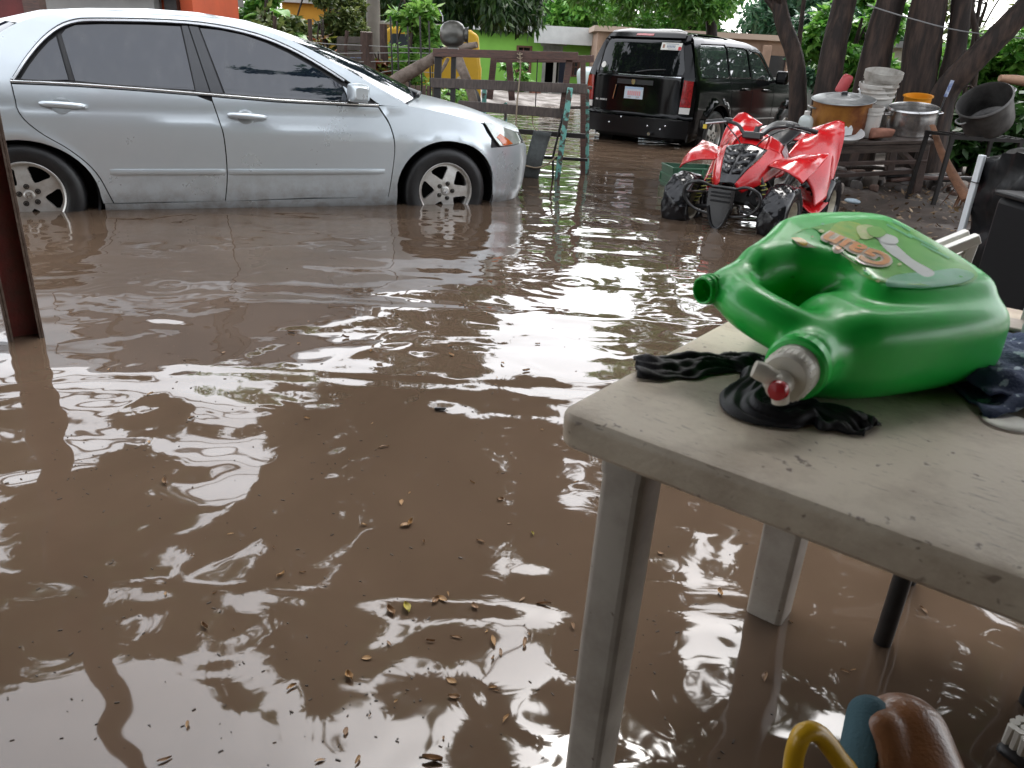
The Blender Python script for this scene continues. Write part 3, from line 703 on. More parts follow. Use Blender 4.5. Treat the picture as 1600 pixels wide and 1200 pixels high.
    for k in range(6): flat('sticker_character', -.395 - .022 * k, -.380 - .022 * k, 1.535, 1.565, mat('sticker_grey', (.30, .34, .42), .4), st, .0115)
    flat('sticker_line', -.55, -.36, 1.578, 1.586, MATS['sticker_grey'], st, .0115); flat('sticker_line', -.52, -.40, 1.516, 1.522, MATS['sticker_grey'], st, .0115)
    flat('sticker_patch', -.597, -.555, 1.508, 1.55, mat('sticker_red', (.62, .05, .06), .4), st, .0115); flat('sticker_patch', -.345, -.315, 1.53, 1.575, mat('sticker_brown', (.35, .18, .12), .4), st, .0115)
    rs = [(.60 + .042 * math.cos(a), 1.275 + .042 * math.sin(a)) for a in np.linspace(0, 2 * PI, 21)[:-1]]
    panel('round_sticker', rs[::-1], rm, MATS['sticker_white'], T, sign=-1, off=.009, res=.03, flange=.002)
    # light through the cabin: bare glass on the left side lets the trees show; wheels
    ms = wheel_meshes(R=.365, w=.235, rim=.225)
    for hx in (.05, 2.763):
        for sg, fp in ((-1, False), (1, True)): add_wheel(T, ms, (hx, sg * .80, .365), fp, None, rot=.2)
    tp = MB().tube([(-.93, -.42, .42), (-1.02, -.42, .40)], .025, 10).build('tail_pipe', CHROME, T)
suv()

# ================================================================ red quad bike
def quad():
    T = thing('quad_bike', 'red and black quad bike with plastic-wrapped tyres, parked beside the workbench', 'quad bike', (1.795, 6.14, -.11), math.radians(-125)); T.scale = (.74, 1, .84)
    RED = mat('red_moulded_plastic', (0.62, 0.012, 0.016), 0.22, coat=.5, var=.25, vscale=5, rvar=.12)
    BLK = mat('black_moulded_plastic', (0.014, 0.014, 0.016), 0.25, coat=.3)
    FRM = mat('black_frame_tube', (0.016, 0.016, 0.017), 0.3)
    ENG = mat('engine_metal', (0.05, 0.05, 0.052), 0.45, 0.6, var=.6, vscale=18)
    SEAT = mat('seat_vinyl', (0.013, 0.013, 0.014), 0.33, bump=.1, bscale=30)
    BAG = mat('black_plastic_film', (0.010, 0.010, 0.012), 0.2, var=.3, vscale=9)
    RIM = mat('cream_steel_rim', (0.62, 0.57, 0.46), 0.35, var=.5, vscale=14)
    GREY = mat('grey_fitting', (.35, .35, .36), .35, .7)
    def sheet(name, ctrl, m, nu=8, nv=8, solid=.010, par=T):
        o = MB().grid(patch(ctrl, nu, nv)).build(name, m, par, sharp=180); md = o.modifiers.new('solid', 'SOLIDIFY'); md.thickness = solid; return o
    def mir(c): return [[(p[0], -p[1], p[2]) for p in r] for r in c]
    # nose: black vented mask between red flanks
    nose = [[(.80, -.055, .50), (.815, 0, .51), (.80, .055, .50)], [(.70, -.085, .60), (.715, 0, .62), (.70, .085, .60)], [(.55, -.125, .70), (.56, 0, .735), (.55, .125, .70)], [(.40, -.15, .775), (.40, 0, .81), (.40, .15, .775)]]
    n_ = sheet('nose_mask', nose, BLK)
    for k, (x, z, w) in enumerate(((.735, .605, .10), (.655, .668, .14), (.575, .726, .19))):   # raised vent louvres
        for sg in (1, -1):
            MB().add([(x + .03, sg * .012, z - .02), (x - .03, sg * .012, z + .035), (x - .055, sg * (w * .55 + .02), z + .045), (x + .0, sg * (w * .5 + .02), z - .012)], [(0, 1, 2, 3)]).build('louvre', BLK, n_, solid=.012)
    for sg in (1, -1):
        fl = [[(.80, .060, .505), (.78, .085, .46), (.74, .10, .43)], [(.66, .10, .62), (.64, .155, .565), (.58, .19, .50)], [(.50, .14, .715), (.46, .21, .66), (.38, .24, .57)], [(.36, .155, .79), (.28, .235, .74), (.18, .26, .64)]]
        sheet('nose_flank', fl if sg > 0 else mir(fl), RED)
        # front fender: short wing that rises and points backwards
        ff = [[(.50, .20, .66), (.55, .32, .645), (.56, .42, .60), (.53, .47, .55)], [(.36, .22, .70), (.38, .35, .715), (.36, .45, .69), (.33, .50, .64)], [(.22, .22, .70), (.20, .34, .745), (.14, .44, .745), (.08, .50, .71)], [(.10, .22, .68), (.08, .30, .73), (.02, .40, .755), (-.08, .50, .765)]]
        sheet('front_fender', ff if sg > 0 else mir(ff), RED)
        # tall cowl beside the tank
        cw = [[(.42, .13, .745), (.38, .20, .66), (.32, .23, .54)], [(.30, .13, .82), (.26, .22, .72), (.20, .25, .56)], [(.20, .11, .875), (.14, .205, .79), (.08, .24, .58)], [(.10, .08, .87), (.02, .18, .77), (-.04, .22, .58)], [(-.02, .08, .82), (-.12, .17, .72), (-.2, .20, .56)]]
        c_ = sheet('tank_cowl', cw if sg > 0 else mir(cw), RED)
        dc = [[(.24, .222 * sg, .76), (.13, .214 * sg, .82)], [(.20, .240 * sg, .70), (.10, .232 * sg, .76)], [(.17, .254 * sg, .62), (.10, .250 * sg, .68)]]
        MB().grid(dc).build('decal', mat('grey_decal', (.55, .53, .54), .3, col2=(.12, .10, .11), vscale=40), c_)
        # rear fender: big wing sweeping up and out, plus lower heel guard
        rf = [[(-.06, .20, .72), (-.10, .30, .60), (-.10, .42, .44), (-.06, .47, .30)], [(-.24, .20, .80), (-.30, .34, .74), (-.33, .46, .58), (-.28, .50, .36)], [(-.40, .20, .85), (-.46, .33, .86), (-.48, .44, .74), (-.44, .49, .46)], [(-.56, .20, .90), (-.62, .31, .93), (-.64, .41, .91), (-.61, .48, .84)], [(-.70, .19, .92), (-.74, .29, .97), (-.77, .37, 1.01), (-.77, .43, 1.00)]]
        sheet('rear_fender', rf if sg > 0 else mir(rf), RED, 8, 8)
        hg = [[(.0, .26, .42), (.02, .36, .34), (.04, .46, .26)], [(-.16, .28, .40), (-.16, .40, .31), (-.14, .49, .24)], [(-.30, .28, .44), (-.32, .42, .38), (-.30, .52, .32)]]
        sheet('heel_guard', hg if sg > 0 else mir(hg), RED)
    sheet('tank_top', [[(.40, -.13, .74), (.40, 0, .77), (.40, .13, .74)], [(.20, -.11, .86), (.20, 0, .89), (.20, .11, .86)], [(.06, -.09, .86), (.06, 0, .89), (.06, .09, .86)], [(-.06, -.09, .80), (-.06, 0, .83), (-.06, .09, .80)]], RED)
    # seat with a raised rounded tail, rear deck
    sheet('seat', [[(-.04, -.09, .80), (-.04, -.05, .845), (-.04, .05, .845), (-.04, .09, .80)], [(-.22, -.13, .79), (-.22, -.06, .83), (-.22, .06, .83), (-.22, .13, .79)], [(-.45, -.15, .85), (-.45, -.07, .895), (-.45, .07, .895), (-.45, .15, .85)], [(-.66, -.15, .91), (-.66, -.07, .96), (-.66, .07, .96), (-.66, .15, .91)], [(-.74, -.11, .93), (-.745, -.05, .96), (-.745, .05, .96), (-.74, .11, .93)]], SEAT, 8, 6, .04)
    sheet('rear_deck', [[(-.40, -.21, .83), (-.40, 0, .83), (-.40, .21, .83)], [(-.65, -.21, .88), (-.65, 0, .88), (-.65, .21, .88)], [(-.86, -.20, .905), (-.88, 0, .905), (-.86, .20, .905)]], RED)
    # handlebar, grips, levers, clamp
    hb = MB().tube(cr([(.03, -.42, 1.01), (.06, -.30, 1.035), (.16, -.14, 1.02), (.20, -.06, .95), (.20, .06, .95), (.16, .14, 1.02), (.06, .30, 1.035), (.03, .42, 1.01)], 5), .0145, 10).build('handlebar', FRM, T); hb.location = (.10, 0, -.07)
    for sg in (1, -1):
        MB().tube([(.055, sg * .29, 1.034), (.028, sg * .425, 1.008)], .020, 12).build('grip', BLACK_RUBBER, hb)
        MB().tube([(.10, sg * .24, 1.035), (.15, sg * .26, 1.03), (.13, sg * .40, 1.0)], .007, 6).build('lever', GREY if sg < 0 else FRM, hb)
        MB().box((.09, sg * .235, 1.04), (.05, .06, .05)).build('switch_box', BLK, hb, bevel=.008)
        MB().tube(cr([(.15, sg * .25, 1.03), (.24, sg * .17, .98), (.27, sg * .07, .88), (.24, sg * .02, .74)], 5), .005, 5).build('cable', FRM, hb)
    MB().box((.135, -.40, .975), (.02, .025, .035)).build('ignition_tag', mat('yellow_tag', (.65, .52, .05), .4), hb)
    MB().box((.20, 0, .945), (.06, .15, .06)).build('bar_clamp', BLK, hb, bevel=.01)
    MB().tube([(.19, 0, .94), (.30, 0, .62), (.36, 0, .40)], .022, 10).build('steering_column', FRM, T)
    MB().tube([(.26, -.05, .86), (.30, -.02, .87)], .02, 10).build('ignition_switch', GREY, T)
    # front bumper hoop with centre plate
    bm_ = MB()
    hoop = cr([(.86, -.09, .47), (.90, -.18, .50), (.90, -.27, .46), (.89, -.28, .36), (.88, -.20, .27), (.87, -.07, .235)], 4)
    for sg in (1, -1):
        MB().tube([(p[0], sg * p[1], p[2]) for p in hoop], .0125, 9).build('bumper_tube', FRM, T)
        MB().tube([(.89, sg * .27, .40), (.55, sg * .17, .38)], .011, 8).build('bumper_stay', FRM, T)
    MB().tube([(.86, -.09, .47), (.875, 0, .475), (.86, .09, .47)], .0125, 8).build('bumper_tube', FRM, T)
    pl = [(-.10, .46), (.10, .46), (.095, .30), (.05, .16), (.0, .12), (-.05, .16), (-.095, .30)]
    bp = panel('bumper_plate', pl, lambda y, z: (.885 + .03 * math.cos(y * 9), y, z), BLK, T, sign=1, res=.04, flange=.01)
    for z in (.36, .40, .43): MB().bar((.925, -.07, z), (.925, .07, z), .006, .014).build('plate_slot', WELL, bp)
    MB().tube(cr([(.92, -.085, .31), (.925, -.045, .17), (.93, 0, .13), (.925, .045, .17), (.92, .085, .31)], 4), .009, 7).build('bumper_tube', FRM, T)
    MB().tube([(.90, -.18, .12), (.90, .18, .12)], .012, 8).build('skid_bar', FRM, T)
    # frame, engine, arms, shocks, axles
    for sg in (1, -1):
        MB().tube(cr([(.62, sg * .12, .34), (.30, sg * .14, .24), (-.20, sg * .14, .22), (-.55, sg * .12, .34), (-.70, sg * .10, .70)], 4), .016, 8).build('frame_tube', FRM, T)
        MB().tube(cr([(.62, sg * .12, .40), (.36, sg * .12, .62), (.0, sg * .11, .72), (-.60, sg * .11, .78)], 4), .016, 8).build('frame_tube', FRM, T)
        for x in (.70, .52): MB().tube([(x, sg * .10, .27), (.61, sg * .33, .24)], .012, 8).build('suspension_arm', FRM, T)
        sp = [(.58 + .02 * math.cos(t), sg * (.29 - .11 * t / 40) + .02 * math.sin(t) * .3, .28 + .26 * t / 40 + .0) for t in np.linspace(0, 40, 120)]
        sh = MB().tube([(.58, sg * .30, .26), (.56, sg * .17, .58)], .014, 8).build('shock_absorber', FRM, T)
        coil = []
        for t in np.linspace(0, 1, 90):
            a = t * 2 * PI * 7; coil.append((.58 - .02 * t + .026 * math.cos(a), sg * (.29 - .10 * t) + .024 * math.sin(a), .29 + .24 * t))
        MB().tube(coil, .0045, 5).build('coil_spring', mat('coil_yellow', (.42, .40, .10), .4), sh)
        MB().bar((-.02, sg * .20, .24), (-.02, sg * .44, .24), .10, .03).build('foot_peg', FRM, T)
    MB().box((.02, 0, .40), (.36, .24, .30)).build('engine_block', ENG, T, bevel=.03)
    for k in range(5): MB().box((.10, 0, .53 + .02 * k), (.16, .22, .008)).build('cooling_fin', ENG, T)
    MB().lathe([(.0, .13), (.07, .13), (.075, .12), (.075, -.12), (0, -.12)], 18, c=(-.05, 0, .36), rot=rotm(PI / 2, 0, 0)).build('crank_case', ENG, T)
    MB().tube(cr([(.14, .12, .48), (.16, .20, .40), (.0, .22, .40), (-.3, .20, .50), (-.62, .17, .58)], 4), [.016] * 9 + [.03] * 4 + [.035] * 4, 10).build('exhaust', ENG, T)
    MB().tube([(-.60, -.40, .25), (-.60, .40, .25)], .02, 10).build('rear_axle', FRM, T)
    MB().lathe([(0, .012), (.09, .012), (.095, 0), (.09, -.012), (0, -.012)], 24, c=(-.60, .06, .25), rot=rotm(PI / 2, 0, 0)).build('sprocket', ENG, T)
    MB().box((.56, -.13, .40), (.015, .03, .12), rotm(0, .3, 0)).build('yellow_label', MATS['coil_yellow'], T)
    # wheels: bare tyre, pleated plastic film over the tread, rim disc
    def wheel(x, y, R, w, sg, steer=0):
        rot = rotm(PI / 2, 0, 0); h = w / 2; rim = R * .50; n = 64
        G_ = []
        prof = [(rim, -.8), (rim + .02, -.95), (R * .78, -1.02), (R * .93, -.9), (R * .99, -.55), (R * 1.01, 0), (R * .99, .55), (R * .93, .9), (R * .78, 1.02), (rim + .02, .95), (rim, .8)]
        for i, (r, t) in enumerate(cr(prof, 3)):
            row = []
            for k in range(n + 1):
                a = 2 * PI * (k % n) / n; kk = k % n
                amp = .010 * max(0, (r - rim) / (R - rim)) * (1 - .4 * abs(t))
                d = amp * (math.sin(kk * .9 + t * 4) + .6 * math.sin(kk * 2.3 - t * 6 + x) + .5 * math.sin(kk * 5.1 + t * 11))
                row.append(((r + d) * math.cos(a), t * h + d * .5 * math.sin(kk * 1.7), (r + d) * math.sin(a)))
            G_.append(row)
        o = MB().grid(G_).build('wheel', BAG, T, sharp=70); o.location = (x, y, R - .0); o.rotation_euler = (0, 0, 0); o.scale = (.84 / .74, 1, 1)
        r_ = MB()
        s_ = sg
        prof2 = [(0, .35), (.04, .36), (.05, .30), (rim * .75, .26), (rim * .86, .55), (rim * .98, .80), (rim * 1.04, .86), (rim * 1.04, .78), (rim * .9, -.7), (rim, -.8)]
        r_.lathe([(r, t * h * s_) for r, t in prof2], 30, rot=rotm(-PI / 2, 0, 0)).build('rim', RIM, o)
        MB().lathe([(0, .50 * h * s_), (.022, .50 * h * s_), (.024, .30 * h * s_)], 14, rot=rotm(-PI / 2, 0, 0)).build('hub_nut', FRM, o)
    for sg in (1, -1):
        wheel(.60, sg * .37, .262, .20, sg, math.radians(6)); wheel(-.56, sg * .385, .27, .26, sg)
quad()

# ================================================================ porch the camera stands under
def porch():
    RUSTY = mat('rusty_red_paint', (.16, .022, .018), .5, col2=(.07, .028, .020), vscale=9, lo=.4, hi=.7, bump=.2, bscale=60)
    EDGE = mat('rusty_steel_edge', (.17, .13, .105), .6, col2=(.09, .055, .04), vscale=22, bump=.3, bscale=90)
    T = thing('steel_post', 'red painted steel channel post with rusty edges standing in the water', 'post', (-1.838, 2.690, -.22), math.radians(38))
    MB().box((0, .022, 1.40), (.108, .008, 2.80)).build('web', RUSTY, T)
    for sx in (-1, 1):
        MB().box((sx * .053, -.010, 1.40), (.010, .056, 2.80)).build('flange', EDGE, T, bevel=.002)
        MB().box((sx * .0445, -.036, 1.40), (.007, .008, 2.80)).build('lip', EDGE, T)
    SH = mat('galvanised_sheet', (.30, .30, .29), .5, .5, var=.4, vscale=3)
    R = thing('porch_roof', 'corrugated metal porch roof over the plastic table', 'roof', (0, 0, 0))
    G_ = []
    for x in np.arange(-7.0, 7.01, .05): G_.append([(x, y, 2.62 - .04 * y + .012 * math.sin(x * 80)) for y in (-4.2, -2.5, -.2, 2.2)])
    MB().grid(G_).build('roof_sheet', SH, R, solid=.003)
    for y in (-3.0, -.6, 2.05): MB().box((0, y, 2.555 - .04 * y), (14, .08, .08)).build('purlin', EDGE, R)
    W = thing('added_porch_wall', 'plain cream plaster wall added out of view behind the porch', 'wall', (0, -4.0, -.22))  # unseen wall added behind the camera to darken reflections
    MB().box((0, 0, 1.55), (14, .2, 3.1)).build('plaster', mat('cream_plaster', (.42, .38, .31), .85, var=.2, vscale=2), W)
porch()

# ================================================================ plank rack, pot, log, fence
WOOD_R = mat('wet_red_wood', (.125, .062, .047), .5, col2=(.060, .036, .029), vscale=16, stretch=(1, 1, 6), bump=.25, bscale=60)
WOOD_G = mat('wet_grey_wood', (.105, .080, .068), .5, col2=(.052, .039, .034), vscale=14, stretch=(5, 1, 1), bump=.3, bscale=70)
WOOD_D = mat('dark_wet_wood', (.020, .016, .014), .45, var=.5, vscale=15, bump=.3, bscale=60)
TURQ = mat('flaking_turquoise_paint', (.16, .42, .36), .55, col2=(.07, .05, .04), vscale=16, lo=.48, hi=.56, bump=.2, bscale=60)
ROPE = mat('old_rope', (.30, .24, .17), .9, bump=.4, bscale=300)
def rack():
    o = Vector((.30, 7.75, -.2)); T = thing('plank_rack', 'makeshift rack of wet planks and flaking turquoise posts standing between car and SUV', 'rack', o)
    L = lambda px, py, Y: aty(px, py, Y) - o
    def plank(name, a, b, Y, h, m, t=.03, Y2=None):
        p, q = L(*a, Y), L(*b, Y2 if Y2 else Y); MB().bar(p, q, t, h).build(name, m, T, bevel=.004)
    F, B = 7.70, 8.08
    plank('top_rail', (677, 82), (903, 88), F, .070, WOOD_R, .10); plank('top_rail', (770, 92), (928, 92), B, .065, WOOD_R, .04)
    plank('top_rail', (677, 79), (690, 79), F + .1, .03, WOOD_R, .04)
    plank('rail', (673, 129), (918, 139), F - .03, .085, WOOD_G); plank('rail', (716, 164), (884, 178), F - .03, .085, WOOD_G)
    plank('rail', (808, 205), (915, 213), F - .03, .045, WOOD_D); plank('rail', (820, 244), (918, 250), F + .15, .030, WOOD_D)
    plank('rail', (884, 138), (925, 137), F + .05, .03, WOOD_R); plank('rail', (884, 168), (920, 168), B, .028, WOOD_G)
    for a, b, Y, m, w in (((685, 86), (680, 200), F, WOOD_D, .065), ((709, 88), (706, 205), F, WOOD_D, .045), ((772, 88), (765, 155), B, WOOD_R, .062), ((795, 90), (800, 157), B, WOOD_R, .062),
                          ((890, 92), (877, 182), F + .02, WOOD_R, .058), ((911, 92), (913, 275), B, WOOD_R, .05)):
        p, q = L(*a, Y), L(*b, Y); q.z = max(q.z, 0 if b[1] < 198 else -.0); MB().bar(p, q if b[1] < 198 else Vector((q.x, q.y, 0)), w, .05, Vector((0, 1, 0))).build('upright', m, T, bevel=.004)
    def post(a, b, Y, w=.05):
        p = L(*a, Y); q = L(*b, Y); MB().bar(p, Vector((q.x, q.y, min(q.z, .12))), w, w, Vector((0, 1, 0))).build('post', TURQ, T, bevel=.006)
    post((891, 137), (869, 285), F - .10, .052); post((917, 140), (917, 280), B + .05, .045); post((790, 160), (793, 205), B, .03); post((757, 135), (758, 165), B, .045)
    # stays, rope
    MB().tube([L(880, 178, F - .06), L(864, 245, F - .06), L(864, 290, F - .06)], .012, 6).build('stay', WOOD_D, T)
    MB().tube(cr([L(812, 82, F - .06), L(813, 110, F - .07), L(808, 160, F - .08), L(806, 200, F - .08)], 5), .008, 6).build('rope', ROPE, T)
    MB().tube(cr([L(868, 245, F - .12), L(856, 256, F - .12), L(838, 262, F - .13), L(818, 258, F - .12)], 5), .008, 6).build('rope', ROPE, T)
    MB().tube(cr([L(832, 178, F), L(833, 195, F), L(840, 206, F - .06)], 4), .006, 6).build('rope', ROPE, T)
    for k in range(3): MB().lathe([(.022, -.004), (.028, 0), (.022, .004)], 12, c=L(812, 84 + 6 * k, F - .07), rot=rotm(.3, 0, 0)).build('rope_knot', ROPE, T)
    MB().tube([L(840, 92, F + .02), L(836, 178, F + .02)], .006, 6).build('wire', WOOD_D, T)
rack()
def strap():
    o = aty(836, 240, 7.6); T = tag(MB().grid([[aty(a + t * 14 * (1 - .1 * k / 8), b + t * 2, 7.60 + .02 * math.sin(k)) for t in (-1, -.5, 0, .5, 1)] for k, (a, b) in enumerate([(848, 206), (846, 212), (843, 222), (840, 232), (837, 243), (834, 254), (831, 264), (829, 274), (828, 281)])]).build('webbing_strap', mat('grey_mesh_cloth', (.085, .095, .092), .7, var=.3, vscale=40, bump=.4, bscale=200), solid=.008), 'grey mesh cloth strip hanging from the low rail of the plank rack', 'cloth')
strap()
def metal_pot():
    p = aty(708, 80, 7.75); T = thing('clay_water_jar', 'round grey water jar lying on its side on the rack top rail', 'jar', (p.x, p.y, p.z - .012), math.radians(6))
    M = mat('grey_glazed_metal', (.13, .125, .11), .32, .5, var=.5, vscale=6); R = rotm(0, PI / 2, 0)
    MB().lathe(cr([(0, -.125), (.05, -.120), (.09, -.09), (.112, -.04), (.116, .0), (.108, .045), (.085, .085), (.062, .10), (.064, .125), (.074, .135), (.060, .130), (.048, .10), (.0, .06)], 4), 40, c=(0, 0, .155), rot=R).build('jar_body', M, T)
    MB().tube([(-.10, 0, .25), (-.10, -.02, .30), (-.14, -.03, .36)], .006, 6).build('wire_loop', CHROME, T)
    MB().lathe([(0, 0), (.05, 0), (.055, .03), (.03, .05), (0, .055)], 20, c=(.0, 0, .0)).build('jar_stand', mat('pale_stand', (.45, .45, .42), .4, .3), T)
metal_pot()
def fallen_log():
    BARK = mat('pale_bark', (.24, .19, .155), .85, col2=(.12, .09, .07), vscale=14, bump=.5, bscale=40)
    p = [aty(600, 142, 9.0), aty(625, 122, 9.0), aty(655, 105, 9.0), aty(690, 84, 8.9), aty(715, 76, 8.7), aty(745, 70, 8.6)]
    T = thing('fallen_branch', 'thick pale dead branch leaning from the fence onto the rack', 'branch', (p[0].x, p[0].y, p[0].z - .1))
    o = T.location; MB().tube(cr([q - o for q in p], 5), list(np.linspace(.085, .030, 26)), 12, noise=.07).build('limb', BARK, T)
    MB().tube(cr([aty(712, 84, 8.7) - o, aty(725, 115, 8.4) - o, aty(738, 150, 8.3) - o, aty(744, 180, 8.2) - o], 4), list(np.linspace(.055, .042, 13)), 10, noise=.07).build('forked_limb', BARK, T)
    MB().tube(cr([aty(700, 92, 8.6) - o, aty(690, 110, 8.5) - o, aty(675, 130, 8.4) - o], 4), .018, 8, noise=.1).build('side_limb', BARK, T)
fallen_log()
def fence():
    BR = mat('weathered_post_wood', (.085, .050, .038), .8, var=.5, vscale=14, stretch=(4, 4, 1), bump=.4, bscale=50)
    gz = .04
    for k, (px, y0, y1, r, Y, lab) in enumerate(((573, 50, 135, .075, 9.6, 'thick brown wooden fence post beside the concrete pole'), (598, 38, 130, .045, 10.0, 'crooked dark wooden fence post behind the pale branch'), (541, 48, 110, .022, 9.8, 'thin wooden fence stake by the slatted pallet'), (428, 25, 60, .022, 9.9, 'thin wooden fence stake behind the car roof'), (483, 30, 75, .025, 9.8, 'thin stake among the shrub branches behind the car'))):
        a, b = aty(px, y0, Y), aty(px + 2, y1, Y); b.z = gz; n = 7
        T = thing('fence_post', lab, 'fence post', b)
        MB().tube([(b + (a - b) * (i / n)) - b + Vector((random.uniform(-.015, .015), random.uniform(-.015, .015), 0)) for i in range(n + 1)], [r * random.uniform(.9, 1.1) for _ in range(n + 1)], 9).build('stake', BR, T)
    for i, px in enumerate((610, 620, 637, 656, 670)):
        a, b = aty(px, 25 + 8 * (i % 3), 9.2), aty(px + 1, 150, 9.2); b.z = gz
        link('fence_rod', MB().tube([a, (a + b) / 2 + Vector((.02, 0, 0)), b], .010, 6).mesh('fence_rod'), WOOD_D, None, 'thin dark rod holding the wire fence by the pale branch', 'fence rod', 'rods of the wire fence')
    WIRE = mat('fence_wire', (.42, .42, .40), .4, .7)
    for i, pl in enumerate((((400, 45), (490, 66), (570, 73), (640, 76), (690, 78)), ((420, 60), (500, 82), (575, 83), (640, 84), (690, 86)), ((470, 92), (540, 97), (577, 98), (640, 97), (690, 95)), ((540, 117), (577, 118), (620, 112), (680, 112)))):
        link('fence_wire', MB().tube(cr([aty(a, b + 2 * math.sin(a), 9.55) for a, b in pl], 5), .0045, 5).mesh('fence_wire'), WIRE, None, ('top', 'second', 'third', 'lowest')[i] + ' strand of barbed wire along the fence behind the car', 'wire')
    # stacked slats (pallet) behind the wire
    T = thing('slatted_pallet', 'stack of grey horizontal slats behind the barbed wire', 'pallet', aty(545, 110, 10.4))
    o = T.location
    for k in range(5):
        a, b = aty(528, 62 + 11 * k, 10.4) - o, aty(572, 63 + 11 * k, 10.4) - o; MB().bar(a, b, .02, .075).build('slat', mat('pallet_grey', (.12, .10, .085), .8, var=.4, vscale=10), T, bevel=.003)
    for px in (530, 570): MB().bar(aty(px, 58, 10.44) - o, aty(px, 115, 10.44) - o, .05, .04, Vector((0, 1, 0))).build('slat_post', MATS['pallet_grey'], T)
    # low picket row below
    for k, px in enumerate(np.arange(628, 680, 8.5)):
        a, b = aty(px, 131 + random.uniform(-3, 3), 9.4), aty(px, 160, 9.4); b.z = gz
        link('low_picket', MB().bar(b, a, .05, .03, Vector((0, 1, 0))).mesh('low_picket', False), mat('old_picket', (.20, .14, .11), .85, var=.5, vscale=8), None, 'short weathered picket in the low row under the pale branch', 'picket', 'pickets under the pale branch')
    # concrete pole
    a, b = aty(583, -220, 13.0), aty(585, 120, 13.0); b.z = 0
    P = thing('utility_pole', 'grey concrete utility pole behind the thick brown fence post', 'pole', b)
    MB().tube([(0, 0, 0), (0, 0, a.z)], [.115, .09], 14).build('shaft', mat('pole_concrete', (.27, .245, .21), .85, var=.25, vscale=5, bump=.2, bscale=30), P)
fence()
def crate():
    p = atz(1075, 292, 0); T = thing('green_crate', 'green plastic crate half sunk in the water behind the quad bike', 'crate', (p.x, p.y, -.16), math.radians(8))
    M = mat('green_crate_plastic', (.045, .16, .085), .45, var=.35, vscale=14); w, d, h, t = .46, .36, .37, .012
    for r in range(5):
        z = .03 + r * (h - .05) / 4
        for y in (-d / 2, d / 2): MB().box((0, y, z), (w, t, .014)).build('rail', M, T)
        for x in (-w / 2, w / 2): MB().box((x, 0, z), (t, d + t, .014)).build('rail', M, T)
    for r in range(4):
        z = .03 + (r + .5) * (h - .05) / 4; n = 4
        for k in range(n + 1):
            x = -w / 2 + w * (k + (.5 if r % 2 else 0)) / n
            if x <= w / 2 + .001:
                for y in (-d / 2, d / 2): MB().box((x, y, z), (.014, t * .8, (h - .05) / 4)).build('bar', M, T)
    for y in (-d / 2 + .004, d / 2 - .004): MB().box((0, y, h / 2), (w - .01, .004, h - .03)).build('wall', mat('green_crate_inner', (.035, .11, .062), .5, var=.3, vscale=20), T)
    for x in (-w / 2 + .004, w / 2 - .004): MB().box((x, 0, h / 2), (.004, d - .01, h - .03)).build('wall', MATS['green_crate_inner'], T)
    MB().box((0, 0, .01), (w, d, .01)).build('floor', MATS['green_crate_inner'], T)
crate()

